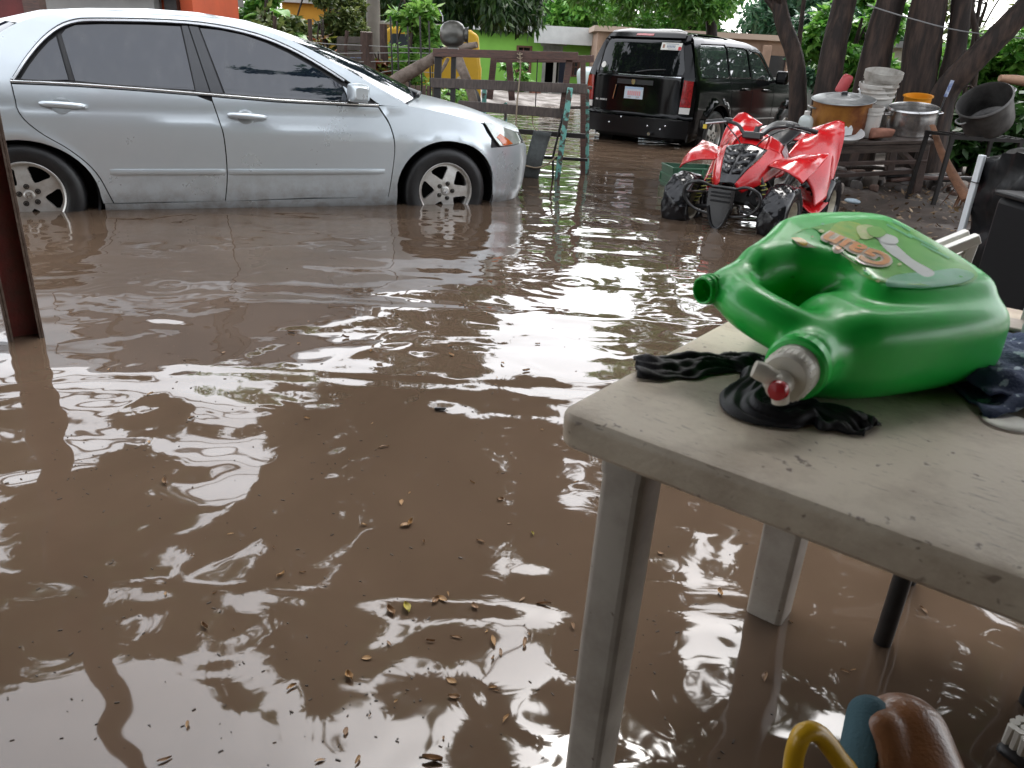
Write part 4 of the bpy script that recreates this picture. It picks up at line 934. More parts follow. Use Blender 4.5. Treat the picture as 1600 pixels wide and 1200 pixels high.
# ================================================================ buildings behind
def green_house():
    Y = 30.0; GW = mat('lime_green_plaster', (.25, .54, .085), .85, var=.16, vscale=1.2, bump=.1, bscale=12, spots=((.34, .42, .26), 3.2, .70))
    FA = mat('white_fascia', (.58, .58, .56), .7, var=.15, vscale=3); OLD = mat('bare_grey_plaster', (.34, .33, .30), .9, var=.35, vscale=4)
    a = aty(742, 138, Y); b = aty(948, 145, Y); o = Vector((a.x, Y, .05)); T = thing('green_house', 'lime green single-storey house with white flat roof edge behind the rack', 'house', o)
    L = lambda px, py, yy=Y: aty(px, py, yy) - o
    def quadbox(name, x0, x1, z0, z1, y0, y1, m, par=T, bevel=0): return MB().box(((x0 + x1) / 2, (y0 + y1) / 2, (z0 + z1) / 2), (x1 - x0, y1 - y0, z1 - z0)).build(name, m, par, bevel=bevel)
    xl, xs_, xr = L(742, 140).x, L(845, 140).x, L(932, 140).x
    zt = L(840, 52).z; zt2 = L(900, 66).z; H = zt
    # front wall with openings
    wn = (L(806, 140).x, L(826, 140).x, L(815, 111).z, L(815, 74).z); dr = (L(850, 140).x, L(870, 140).x, 0, L(860, 80).z); w2 = (L(890, 140).x, L(901, 140).x, L(895, 117).z, L(895, 92).z)
    wall = [(xl, 0), (dr[0], 0), (dr[0], dr[3]), (dr[1], dr[3]), (dr[1], 0), (xr, 0), (xr, H), (xl, H)]
    W = panel('wall', wall, lambda u, v: (u, 0, v), GW, T, sign=1, res=.6, flange=.2, holes=[[(p[0], p[2]), (p[1], p[2]), (p[1], p[3]), (p[0], p[3])] for p in (wn, w2)])
    quadbox('side_wall', xl - .15, xl - .002, 0, H, .0, 7, GW); quadbox('side_wall', xr + .002, xr + .15, 0, H - .1, .0, 7, GW)
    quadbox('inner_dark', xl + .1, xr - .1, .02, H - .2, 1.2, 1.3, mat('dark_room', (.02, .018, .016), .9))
    rf = quadbox('roof', xl - .3, xs_ + .1, H + .0, H + .22, -.5, 7.3, FA)
    quadbox('fascia', xs_ - .35, xr + .25, H - .32, H + .24, -.72, -.52, FA); quadbox('roof', xs_ + .11, xr + .2, H - .05, H + .2, -.5, 7.3, FA)
    quadbox('roof_vent', xs_ - 1.1, xs_ - .55, H + .10, H + .16, -.53, -.505, mat('vent_dark', (.12, .12, .12), .7), rf)
    BR = mat('brown_frame', (.16, .07, .045), .7)
    for nm, (x0, x1, z0, z1) in (('window', wn), ('window', w2)):
        f = quadbox(nm, x0, x1, z0, z1, .12, .14, mat('window_dark_glass', (.015, .014, .014), .15))
        for xa, xb, za, zb in ((x0 - .05, x0 + .04, z0, z1), (x1 - .04, x1 + .05, z0, z1), (x0 - .05, x1 + .05, z1, z1 + .06), (x0 - .05, x1 + .05, z0 - .06, z0)): quadbox('frame', xa, xb, za, zb, -.03, .05, BR, f)
        quadbox('mullion', (x0 + x1) / 2 - .05, (x0 + x1) / 2 - .01, z0, z1, .06, .10, BR if nm == 'window' else OLD, f); quadbox('mullion', x0 + .04, x1 - .04, (z0 + z1) / 2 - .02, (z0 + z1) / 2 + .02, .07, .09, BR, f)
    for xa, xb, za, zb in ((dr[0] - .12, dr[0], 0, dr[3] + .2), (dr[1], dr[1] + .12, 0, dr[3] + .2), (dr[0], dr[1], dr[3], dr[3] + .2)): quadbox('door_surround', xa, xb, za, zb, -.02, .1, OLD)
    panel('bare_patch', cr([(dr[0] - .2, dr[3] + .15), (dr[0] - .05, dr[3] + .45), (dr[0] + .35, dr[3] + .42), (dr[1] + .1, dr[3] + .46), (dr[1] + .25, dr[3] + .2), (dr[1], dr[3] + .22)], 3, True), lambda u, v: (u, -.012, v), OLD, T, res=.3)
    d_ = quadbox('door', dr[1] - .18, dr[1] - .08, .05, dr[3] - .05, -.25, .1, mat('pale_door', (.40, .37, .33), .6))
    quadbox('door_curtain', dr[1] + .03, dr[1] + .30, .15, dr[3] - .1, -.14, -.06, mat('navy_curtain', (.012, .016, .03), .8))
    quadbox('plinth', xl, xr, -.04, .22, -.06, -.022, OLD)
    # blocks and rubble lying before the house
    for k in range(26):
        px = random.uniform(760, 900); s = random.uniform(.14, .34); p = aty(px, 150, 26 + random.uniform(-1, 1)); p.z = .08 + s * .3
        link('rubble_block', MB().box((0, 0, 0), (s * 1.3, s, s * .7), rotm(0, 0, random.uniform(0, 3)), jit=.02).mesh('rubble_block', False), (OLD, mat('brick_red', (.26, .11, .075), .9, var=.3, vscale=6), mat('pale_block', (.48, .46, .42), .85, var=.2, vscale=5))[k % 3], None, ('grey', 'reddish', 'pale')[k % 3] + ' rubble block lying on the ground before the green house', 'block', ('grey', 'reddish', 'pale')[k % 3] + ' rubble blocks').location = p
green_house()
def wall_house(name, label, cat, pxs, Y, depth, m, fascia=None, top=None, z0=0.0, extra=None):
    (x0, y0), (x1, y1) = pxs; a, b = aty(x0, y0, Y), aty(x1, y1, Y); o = Vector(((a.x + b.x) / 2, Y, z0)); w = b.x - a.x; h = max(a.z, b.z) - z0
    T = thing(name, label, cat, o); MB().box((0, depth / 2, h / 2), (w, depth, h)).build('wall', m, T)
    if fascia: MB().box((0, depth / 2 - .1, h + .06), (w + .3, depth + .2, .16)).build('roof', fascia, T)
    return T, w, h
CREAM = mat('pale_plaster', (.47, .45, .42), .85, var=.15, vscale=1.5); TAN = mat('tan_plaster', (.36, .235, .165), .88, var=.3, vscale=2.2)
def others():
    T, w, h = wall_house('white_shed', 'low white shed wall behind the silver sedan', 'shed', ((-120, -18), (238, -14)), 9.4, 2.5, mat('whitewash', (.42, .43, .41), .85, var=.2, vscale=2), mat('shed_roof', (.20, .20, .19), .7))
    MB().box((-.35, -.02, h / 2), (.03, .03, h)).build('wall_joint', mat('joint_dark', (.10, .10, .09), .8), T)
    T, w, h = wall_house('orange_wall', 'bright orange wall with a dark post beside the white shed', 'wall', ((240, -30), (297, -28)), 9.6, 1.5, mat('orange_paint', (.60, .10, .035), .8, var=.2, vscale=3))
    MB().box((.0, -.06, h / 2), (.14, .10, h)).build('dark_post', WOOD_D, T)
    T, w, h = wall_house('red_board_panel', 'dark red board panel behind the sedan boot', 'panel', ((-150, -50), (30, -46)), 8.2, .1, mat('dark_red_board', (.15, .018, .016), .6, var=.4, vscale=4))
    MB().box((w / 2 + .08, .02, h / 2), (.16, .12, h)).build('end_post', WOOD_R, T)
    T, w, h = wall_house('yellow_house', 'ochre yellow house wall behind the shrub and utility pole', 'house', ((440, 2), (583, 12)), 21.0, 4, mat('ochre_paint', (.62, .30, .035), .85, var=.15, vscale=2), CREAM)
    MB().box((w * .36, -.03, h * .46), (.75, .05, .55)).build('window', CREAM, T); MB().box((w * .36, -.06, h * .46), (.55, .03, .42)).build('pane', mat('blue_curtain', (.20, .26, .42), .6), T)
    wall_house('turquoise_house', 'turquoise wall seen behind the small light green tree', 'house', ((588, 8), (640, 12)), 23.0, 4, mat('turquoise_paint', (.16, .42, .36), .85, var=.15, vscale=2), MATS['shed_roof'])
    T, w, h = wall_house('tan_building', 'tan plastered building with columns behind the black SUV', 'building', ((934, 60), (1300, 68)), 27.0, 6, TAN, mat('tan_roof', (.40, .30, .23), .8))
    for k in range(9): MB().box((-w / 2 + w * (k + .5) / 9, -.12, h * .46), (.28, .22, h * .92)).build('column', TAN, T, bevel=.03)
    for k in (2, 5, 7): MB().box((-w / 2 + w * k / 9, -.02, h * .55), (.6, .06, .9)).build('window', mat('tan_window_dark', (.03, .03, .035), .2), T)
    wall_house('cream_building', 'cream wall seen between the big tree trunks', 'building', ((1330, 70), (1480, 78)), 22.0, 4, mat('cream_paint', (.52, .50, .40), .85, var=.12, vscale=2), MATS['shed_roof'])
    wall_house('pink_wall', 'salmon pink wall glimpsed behind the hanging pot', 'wall', ((1484, 108), (1530, 112)), 15.0, .3, mat('salmon_paint', (.50, .16, .13), .85, var=.3, vscale=5))
others()
def far_car(name, label, px, py, Y, m, yaw, sc=1.0):
    p = aty(px, py, Y); T = thing(name, label, 'car', (p.x, p.y, .08), yaw); T.scale = (sc,) * 3
    prof = [(-2.1, .3), (-2.15, .75), (-1.9, .92), (-1.4, .97), (-.9, 1.38), (.4, 1.42), (1.1, 1.0), (1.9, .86), (2.1, .6), (2.1, .3)]
    G_ = [[(x, y * (1 - .12 * max(0, z - .9)), z) for x, z in cr(prof, 3)] for y in (-.82, -.6, 0, .6, .82)]; b = MB().grid(G_)
    for y in (-.82, .82): b.add([(x, y * (1 - .12 * max(0, z - .9)), z) for x, z in cr(prof, 3)], [tuple(range(len(cr(prof, 3))))])
    b.build('body', m, T, merge=True)
    for sg in (-1, 1):
        for w in ([(-1.15, 1.0), (-.8, 1.3), (-.25, 1.33), (-.25, .98)], [(-.15, .98), (-.15, 1.33), (.38, 1.33), (.85, 1.0)]): MB().add([(x, sg * (.83 * (1 - .12 * max(0, z - .9)) + .006), z) for x, z in w], [(0, 1, 2, 3)]).build('window', mat('far_glass', (.03, .035, .04), .1), T)
        for x in (-1.3, 1.3): MB().lathe([(0, -.1), (.3, -.1), (.32, -.05), (.32, .05), (.3, .1), (0, .1)], 20, c=(x, sg * .76, .32), rot=rotm(PI / 2, 0, 0)).build('wheel', BLACK_RUBBER, T)
far_car('parked_car', 'pale blue-white car parked by the house left of the black SUV', 1000, 128, 27, mat('pale_car_paint', (.55, .62, .64), .3, coat=.5), .3, .9)
far_car('parked_car', 'white car parked beyond the trees beside the black SUV', 1290, 150, 18, mat('white_car_paint', (.62, .64, .65), .3, coat=.5), 2.8, .9)
def yellow_truck():
    p = aty(652, 130, 14.6); T = thing('yellow_van', 'yellow van parked behind the small tree and the rack', 'van', (p.x, 14.6, -.02), math.radians(4)); T.scale = (1.1, 1.1, 1.1)
    M = mat('yellow_truck_paint', (.68, .40, .012), .38, coat=.3, var=.15, vscale=3)
    W = lambda px, py: aty(px, py, 14.6) - T.location
    prof = [(-1.15, .30), (-1.15, .78), (-.62, .84), (-.42, 1.28), (-.32, 1.32), (.84, 1.33), (.96, 1.26), (1.0, .86), (1.02, .80), (1.02, .30)]
    b = MB(); G_ = [[(x, y, z) for x, z in prof] for y in (-.75, .75)]
    for y in (-.75, .75): b.add([(x, y, z) for x, z in prof], [tuple(range(len(prof)))])
    b.grid(G_); b.build('body', M, T, bevel=.05, seg=3, merge=True)
    for x0, x1, s in ((-.36, .02, .08), (.10, .44, 0)): MB().add([(x0 - s, -.758, .90), (x1, -.758, .90), (x1, -.758, 1.22), (x0 + .04, -.758, 1.22)], [(0, 1, 2, 3)]).build('window', tinted('truck_glass', (.05, .06, .07), 1.6), T)
    MB().box((.0, 0, 1.36), (1.1, 1.3, .05)).build('roof_rack', mat('grey_roof', (.35, .33, .30), .6), T, bevel=.01)
    for x in (-.72, .72):
        MB().lathe([(0, -.1), (.27, -.1), (.31, -.06), (.31, .06), (.27, .1), (0, .1)], 24, c=(x, -.70, .30), rot=rotm(PI / 2, 0, 0)).build('wheel', BLACK_RUBBER, T)
    MB().lathe([(0, .01), (.05, .01), (.06, 0)], 16, c=(.70, -.757, .62), rot=rotm(PI / 2, 0, 0)).build('badge', mat('badge_grey', (.4, .36, .25), .5), T)
    MB().box((.28, -.76, .60), (.012, .012, .5)).build('door_gap', WOOD_D, T)
yellow_truck()

# ================================================================ trees and plants
def leaf_mat(name, c1, c2, trans=.35, rough=.42):
    m = bpy.data.materials.new(name); m.use_nodes = True; t = m.node_tree; N = t.nodes; L = t.links; b = N['Principled BSDF']
    g = N.new('ShaderNodeNewGeometry'); mx = N.new('ShaderNodeMix'); mx.data_type = 'RGBA'; mx.inputs[6].default_value = (*c1, 1); mx.inputs[7].default_value = (*c2, 1)
    L.new(g.outputs['Random Per Island'], mx.inputs[0]); L.new(mx.outputs[2], b.inputs['Base Color']); b.inputs['Roughness'].default_value = rough
    tr = N.new('ShaderNodeBsdfTranslucent'); L.new(mx.outputs[2], tr.inputs['Color']); ms = N.new('ShaderNodeMixShader'); ms.inputs[0].default_value = trans
    o = N['Material Output']; L.new(b.outputs[0], ms.inputs[1]); L.new(tr.outputs[0], ms.inputs[2]); L.new(ms.outputs[0], o.inputs['Surface']); return m
LEAF = {
    'mango': leaf_mat('mango_leaf', (.010, .045, .014), (.055, .115, .022)), 'bright': leaf_mat('bright_leaf', (.05, .20, .025), (.20, .40, .07)),
    'lime': leaf_mat('lime_leaf', (.10, .28, .04), (.27, .45, .10)), 'olive': leaf_mat('olive_leaf', (.05, .09, .022), (.17, .20, .06)),
    'blue': leaf_mat('blue_green_leaf', (.025, .085, .045), (.07, .17, .085)), 'shade': leaf_mat('canopy_leaf', (.018, .060, .014), (.05, .12, .025)), 'croton': leaf_mat('croton_leaf', (.28, .05, .03), (.14, .22, .03))}
BARK = mat('dark_wet_bark', (.014, .0085, .0065), .8, col2=(.060, .036, .026), vscale=6, stretch=(3, 3, .5), bump=1.0, bscale=9, lo=.42, hi=.66)
def leaves(name, P, S, m, parent, droop=.5, asp=.42, label=None, **k):
    P = np.asarray(P, float); n = len(P); S = np.asarray(S, float)
    az = rng.uniform(0, 2 * PI, n); el = rng.normal(-droop, .45, n)
    d = np.stack([np.cos(az) * np.cos(el), np.sin(az) * np.cos(el), np.sin(el)], 1)
    u = rng.normal(0, 1, (n, 3)); u[:, 2] *= .35; s = np.cross(d, np.array([0, 0, 1.]) + u * .6); s /= np.linalg.norm(s, axis=1)[:, None] + 1e-9
    V = np.empty((n, 4, 3)); V[:, 0] = P; V[:, 1] = P + d * (S * .45)[:, None] + s * (S * asp * .5)[:, None]; V[:, 2] = P + d * S[:, None]; V[:, 3] = P + d * (S * .45)[:, None] - s * (S * asp * .5)[:, None]
    me = bpy.data.meshes.new(name); me.vertices.add(n * 4); me.vertices.foreach_set('co', V.ravel().astype(np.float32))
    me.loops.add(n * 4); me.loops.foreach_set('vertex_index', np.arange(n * 4, dtype=np.int32)); me.polygons.add(n)
    me.polygons.foreach_set('loop_start', np.arange(0, n * 4, 4, dtype=np.int32)); me.update(calc_edges=True)
    return link(name, me, m, parent, label=label, **k)
def clumps(centres, radii, n, flat=.7):
    """points in leaf clumps, denser at the shell of each clump"""
    C = np.asarray(centres, float); R = np.asarray(radii, float); w = R ** 2.2; i = rng.choice(len(C), n, p=w / w.sum())
    v = rng.normal(0, 1, (n, 3)); v /= np.linalg.norm(v, axis=1)[:, None]; r = rng.uniform(.25, 1, n) ** .55
    p = C[i] + v * (R[i] * r)[:, None] * np.array([1, 1, flat]); return p
def ball_centres(c, rad, n, seed=0):
    g = np.random.default_rng(seed); v = g.normal(0, 1, (n, 3)); v /= np.linalg.norm(v, axis=1)[:, None]; r = g.uniform(.3, 1, n) ** .6
    return np.array(c)[None, :] + v * r[:, None] * np.array(rad)[None, :]
def tree(name, label, base, trunk, tr, crowns, leaf, n, size, cat='tree', limbs=5, group=None, cr_=(.5, 1.0), bark=None, seed=1, droop=.5, asp=.42, flat=.75):
    """trunk: list of points (world); crowns: list of (centre, radii, clumps)"""
    T = thing(name, label, cat, base, group=group); o = Vector(base); g = random.Random(seed)
    pts = [Vector(p) - o for p in trunk]; path = cr(pts, 5); rad = list(np.interp(np.linspace(0, 1, len(path)), np.linspace(0, 1, len(tr)), tr))
    MB().tube(path, rad, 12, noise=.06).build('trunk', bark or BARK, T)
    C = []; R = []
    for k, (c, rd, nc) in enumerate(crowns):
        cc = ball_centres(Vector(c) - o, rd, nc, seed + k); C.append(cc); R += [g.uniform(*cr_) * np.mean(rd) * .42 for _ in range(nc)]
    C = np.concatenate(C); tip = Vector(path[-1])
    for k in range(limbs):
        t = Vector(C[g.randrange(len(C))]); s = Vector(path[g.randrange(len(path) // 2, len(path))]); m = s.lerp(t, .5) + Vector((0, 0, g.uniform(0, .4)))
        r0_ = tr[-1] * g.uniform(.4, .7); MB().tube(cr([s, m, t], 5), list(np.linspace(r0_, .012, 11)), 7, noise=.08).build('limb', bark or BARK, T)
    P = clumps(C, R, n, flat); leaves('crown', P, size * rng.uniform(.6, 1.3, n), LEAF[leaf], T, droop, asp)
    return T
A = lambda px, py, Y: tuple(aty(px, py, Y))
def gz(p, z=0.02): return (p[0], p[1], z)
# big trunks behind the workbench, carrying the canopy over the yard
def big(name, label, pts, Y, tr, crowns, seed, n, limbs=6, size=.16):
    P = [A(px, py, Y + dy) for px, py, dy in pts]; b = gz(P[0], .02); P[0] = b
    return tree(name, label, b, P, tr, crowns, 'shade', n, size, limbs=limbs, seed=seed, cr_=(.55, 1.1))
big('shade_tree', 'slender dark leaning tree trunk nearest the black SUV mirror', [(1262, 175, 0), (1245, 110, 0), (1222, 30, .1), (1205, -60, .2), (1150, -330, .3)], 9.4, [.115, .095, .085, .08, .06], [((.4, 9.2, 5.4), (2.0, 1.6, .9), 12), ((-.6, 10.2, 4.7), (1.9, .8, 1.2), 12), ((-.5, 6.4, 5.6), (1.2, .7, .5), 7), ((.2, 5.2, 5.9), (1.2, .8, .5), 7)], 11, 19000, 6, .22)
big('shade_tree', 'rough dark tree trunk behind the orange cooking pot', [(1292, 180, 0), (1298, 100, 0), (1318, 10, .1), (1330, -80, .1), (1300, -400, 0)], 9.2, [.16, .135, .125, .12, .09], [((2.6, 9.0, 5.8), (2.0, 2.2, 1.1), 14), ((2.4, 10.2, 4.7), (1.8, .8, 1.2), 12), ((1.8, 6.2, 5.4), (1.2, .7, .5), 7), ((2.2, 5.1, 5.7), (1.3, .8, .5), 7)], 12, 19000, 6, .22)
big('shade_tree', 'thick brown tree trunk leaning right above the big white buckets', [(1352, 190, 0), (1368, 90, 0), (1395, -10, 0), (1415, -100, 0), (1440, -420, -.3)], 9.0, [.20, .155, .145, .135, .10], [((4.4, 8.4, 6.0), (2.0, 2.2, 1.2), 14), ((-2.2, 9.6, 5.8), (2.0, 1.5, .8), 10), ((5.0, 9.8, 4.4), (1.9, .8, 1.2), 12)], 13, 18000, 8, .22)
big('shade_tree', 'thickest dark tree trunk beside the steel pan and long branch', [(1430, 215, 0), (1436, 110, 0), (1452, 0, 0), (1468, -100, 0), (1480, -420, -.4)], 8.7, [.23, .18, .17, .16, .12], [((6.3, 8.4, 6.0), (2.2, 2.6, 1.4), 16), ((1.2, 10.6, 4.9), (2.3, 1.2, .8), 12)], 14, 14000, 9, .22)
def side_branches():
    b = gz(A(1470, 215, 8.6)); P = [b, A(1476, 150, 8.6), A(1496, 60, 8.6), A(1505, -40, 8.6), A(1520, -300, 8.4)]
    tree('shade_tree', 'narrow dark stem right of the thickest trunk', b, P, [.12, .10, .095, .09, .05], [((5.6, 6.6, 6.2), (1.8, 1.4, 1.0), 8)], 'shade', 3000, .16, seed=15, limbs=3)
    b = gz(A(1466, 215, 8.3)); P = [b, A(1470, 160, 8.3), A(1505, 112, 8.2), A(1550, 66, 8.1), A(1604, 12, 8.0), A(1690, -80, 7.8)]
    tree('shade_tree', 'long dark limb slanting up to the right over the hanging pot', b, P, [.16, .13, .12, .11, .105, .08], [((8.2, 7.6, 5.4), (1.8, 2.0, 1.3), 10)], 'shade', 3400, .16, seed=16, limbs=3)
    for k, (x0, x1, r, lab) in enumerate(((1242, 1256, .035, 'thin crooked stem beside the slender leaning trunk'), (1522, 1515, .045, 'thin dark stem rising behind the long slanting limb'), (1512, 1532, .03, 'very thin stem behind the hanging pot'))):
        b = gz(A(x0, 180, 9.6)); P = [b, A(x0 + 4, 90, 9.6), A(x1, 0, 9.7), A(x1 + 6, -60, 9.7)]
        tree('sapling', lab, b, P, [r, r * .8, r * .7, r * .5], [((P[-1][0], P[-1][1], P[-1][2] + .4), (.6, .5, .4), 6)], 'bright', 500, .12, seed=20 + k, limbs=2)
side_branches()
# canopy carried further over the yard from a tree standing left of the house
tree('spreading_tree', 'tall spreading shade tree left of the yard, its canopy above the sedan', (-9.2, 10.5, .02), [(-9.2, 10.5, .02), (-8.9, 10.4, 2.5), (-8.0, 10.2, 4.4), (-6.4, 10.0, 5.4)], [.3, .25, .2, .12], [((-5.6, 9.6, 6.0), (2.2, 1.8, 1.0), 14), ((-3.0, 8.0, 6.6), (1.6, 1.2, .8), 8), ((-3.4, 9.9, 4.7), (1.8, .8, 1.1), 12), ((-6.4, 9.4, 4.9), (1.8, .8, 1.1), 12), ((-5.4, 7.2, 5.2), (1.5, .9, .9), 9), ((-1.6, 9.9, 4.5), (1.6, .8, 1.2), 12)], 'shade', 34000, .22, seed=31, limbs=7)
# mango tree hanging over the gate
mb = gz(A(668, 130, 16.2)); tree('mango_tree', 'dense dark mango tree drooping over the yellow van', mb, [mb, A(672, 80, 16.2), A(690, 20, 16.2), A(700, -60, 16.0)], [.28, .24, .2, .14],
     [(A(695, -28, 16.0), (1.9, 1.6, .75), 22), (A(758, 2, 15.2), (.8, .8, .58), 12), (A(650, -10, 16.4), (1.3, 1.2, .55), 12), (A(740, -75, 15.6), (2.4, 1.6, 1.0), 16), ((-2.2, 16.0, 6.2), (1.9, 1.8, 1.6), 16), ((-1.5, 16.2, 4.5), (1.2, 1.2, .9), 10)], 'mango', 38000, .20, seed=41, limbs=6, droop=1.0, asp=.28)
# trees behind the green house and the SUV
for k, (px, py, Y, rx, rz, lf, lab) in enumerate(((870, 22, 40, 3.4, 1.9, 'bright', 'large bright green tree behind the roof of the green house'), (985, 18, 38, 3.6, 1.9, 'bright', 'broad leafy green tree behind the tan building wall'), (1090, -20, 36, 2.6, 2.0, 'bright', 'tall green tree rising behind the roof of the SUV'), (1225, 45, 33, 2.6, 2.2, 'blue', 'blue-green tree behind the SUV bonnet and leaning trunk'), (1330, 60, 30, 2.6, 2.6, 'blue', 'dark green tree filling the gap between the rough trunks'), (800, -40, 44, 4.5, 2.6, 'bright', 'distant green tree above the mango foliage'))):
    c = aty(px, py, Y); b = (c.x, Y, .1); tree('leafy_tree', lab, b, [b, (c.x, Y, max(1.0, c.z - 1)), (c.x + .2, Y, c.z)], [.25, .2, .1], [((c.x, Y, c.z), (rx, 2.2, rz), 26)], lf, 9000, .34, seed=50 + k, limbs=4, cr_=(.6, 1.0))
# overhanging bough above the SUV
bb = gz(A(1108, 150, 15.2)); tree('feathery_tree', 'feathery green tree whose bough hangs above the SUV roof', bb, [bb, A(1112, 60, 15.4), A(1100, 0, 15.4), A(1060, -60, 15.3)], [.12, .1, .09, .06], [(A(1030, 8, 15.2), (1.15, .8, .38), 16), (A(990, -22, 15.2), (1.3, .8, .45), 12), (A(1090, -10, 15.2), (.75, .7, .42), 8), ((3.6, 15.6, 5.2), (1.7, 1.2, 1.5), 12), ((3.9, 15.6, 3.5), (1.4, 1.0, .7), 8)], 'bright', 21000, .15, seed=61, limbs=5, asp=.3)
# right hand shrubbery behind the bench
for k, (px, py, Y, rx, rz, lf, n, lab) in enumerate(((1565, 140, 11.5, 1.0, .72, 'bright', 8000, 'bright green bush behind the hanging pot'), (1650, 130, 11.0, 1.0, .9, 'bright', 6000, 'tall green bush beyond the right side of the pot'), (1290, 92, 16.5, .9, .9, 'blue', 6500, 'dark green bush behind the slender leaning trunk'), (1335, 60, 12.0, .8, .9, 'bright', 6500, 'green bush between the rough trunk and the thick trunk'), (1410, 150, 11.5, .5, .55, 'bright', 3000, 'low green bush behind the white buckets'), (1535, 200, 9.2, .55, .35, 'shade', 3500, 'low dark bush behind the iron stand'), (1530, 30, 13, .9, .7, 'olive', 900, 'thin leafy bush seen against the sky beside the thickest trunk'))):
    c = aty(px, py, Y); b = (c.x, c.y, .05); tree('leafy_bush', lab, b, [b, (c.x, c.y, max(.2, c.z - rz * .6)), (c.x + .05, c.y, c.z + rz * .3)], [.05, .04, .02], [((c.x, c.y, c.z), (rx, .7, rz), 16)], lf, n, .15, cat='bush', seed=70 + k, limbs=5, droop=.35)
# left: shrub, banana-like plant, small bright tree, crotons
for k, (px, py, Y, rx, rz, lf, n, sz, lab) in enumerate(((512, 22, 11.5, .52, .62, 'olive', 9000, .085, 'fine-leaved olive green shrub before the ochre house'), (640, 62, 10.2, .36, .44, 'lime', 1900, .13, 'small light green tree growing through the wire fence'), (340, 0, 12.5, 1.0, .5, 'bright', 5000, .13, 'green hedge behind the roof of the sedan'), (585, 15, 17, 1.0, .6, 'olive', 4000, .16, 'olive tree behind the utility pole'), (505, 80, 10.0, .12, .22, 'croton', 160, .13, 'red and green croton plant by the barbed wire'), (590, 122, 9.9, .14, .24, 'croton', 200, .12, 'croton plant at the foot of the thick fence post'), (806, 118, 25, .4, .45, 'bright', 600, .2, 'young green plant against the green house wall'), (665, 140, 10.6, .5, .2, 'lime', 900, .10, 'low weeds under the pale branch'), (425, 60, 10.3, .5, .28, 'olive', 1500, .12, 'low tangled plants behind the sedan windscreen'))):
    c = aty(px, py, Y); b = (c.x, c.y, .03); tree('garden_shrub', lab, b, [b, (c.x, c.y, max(.06, c.z - rz * .5)), (c.x + .03, c.y, c.z + rz * .2)], [.035, .03, .015], [((c.x, c.y, c.z), (rx, min(rx, .5), rz), 14)], lf, n, sz, cat='shrub', seed=90 + k, limbs=4, droop=.3)
def big_leaf_plant(px, py, Y, h, n, label, seed):
    c = aty(px, py, Y); T = thing('broad_leaf_plant', label, 'plant', (c.x, c.y, .03)); g = random.Random(seed); z1 = c.z - .03
    for k in range(n):
        a = g.uniform(0, 2 * PI); ln = h * g.uniform(.6, 1.0); z0 = z1 * g.uniform(.7, 1.0); tilt = g.uniform(.2, .9); row = []
        for i in range(8):
            t = i / 7; r = ln * t * math.cos(tilt * .6); z = z0 + ln * (t * math.sin(tilt) - t * t * .7); w = .10 * math.sin(PI * (t * .92 + .06)) ** .7
            dx, dy = math.cos(a), math.sin(a); row.append([(dx * r - dy * s * w, dy * r + dx * s * w, z + .02 * abs(s)) for s in (-1, -.5, 0, .5, 1)])
        MB().grid(row).build('leaf_blade', LEAF['bright'], T, sharp=180)
    MB().tube([(0, 0, 0), (.02, 0, z1 * .6), (0, .02, z1)], [.03, .025, .015], 8).build('stem', LEAF['lime'], T)
big_leaf_plant(428, 18, 10.6, .45, 16, 'broad-leaved green plant behind the sedan roof', 3)
big_leaf_plant(448, 45, 10.4, .35, 10, 'low broad-leaved plant near the thin stake', 5)
# trunk behind the hedge
b = gz(A(326, 20, 11.6)); tree('garden_tree', 'brown trunk behind the sedan roof beside the orange wall', b, [b, A(326, 0, 11.6), A(327, -60, 11.6), A(330, -200, 11.6)], [.11, .10, .09, .07], [(A(330, -260, 11.6), (1.2, 1.0, .8), 10)], 'bright', 3000, .15, seed=120, limbs=4)

# unseen right-hand trees added to darken SUV reflections; another mirrored from behind camera
for k, (x, y, z, rx, rz, lab) in enumerate(((13.0, 14, 3.0, 2.6, 3.0, 'dense green tree added out of view beyond the right end of the yard'), (14.5, 18, 3.6, 3.0, 3.4, 'large green tree added out of view far behind the right-hand bushes'), (9.5, 10.5, 2.6, 1.8, 2.2, 'green tree added out of view right of the iron stand'))):
    tree('leafy_tree', lab, (x, y, .05), [(x, y, .05), (x + .1, y, z * .6), (x, y, z)], [.22, .18, .08], [((x, y, z), (rx, rx, rz), 30)], 'blue', 11000, .30, seed=140 + k, limbs=4, cr_=(.6, 1.0))
tree('leafy_tree', 'tree behind the porch reflected in the sedan front window', (6.0, -2.2, 0), [(6.0, -2.2, 0), (5.8, -2.1, 3.0), (4.9, -1.9, 5.2), (4.2, -1.7, 6.4)], [.2, .17, .12, .06], [((3.8, -1.6, 6.9), (1.3, 1.0, .9), 12), ((2.9, -1.4, 9.2), (1.3, .8, .6), 9), ((5.4, -2.2, 6.3), (1.2, 1.2, 1.2), 10), ((5.0, -2.2, 8.8), (1.4, 1.2, 1.0), 10)], 'shade', 9500, .20, seed=150, limbs=9)

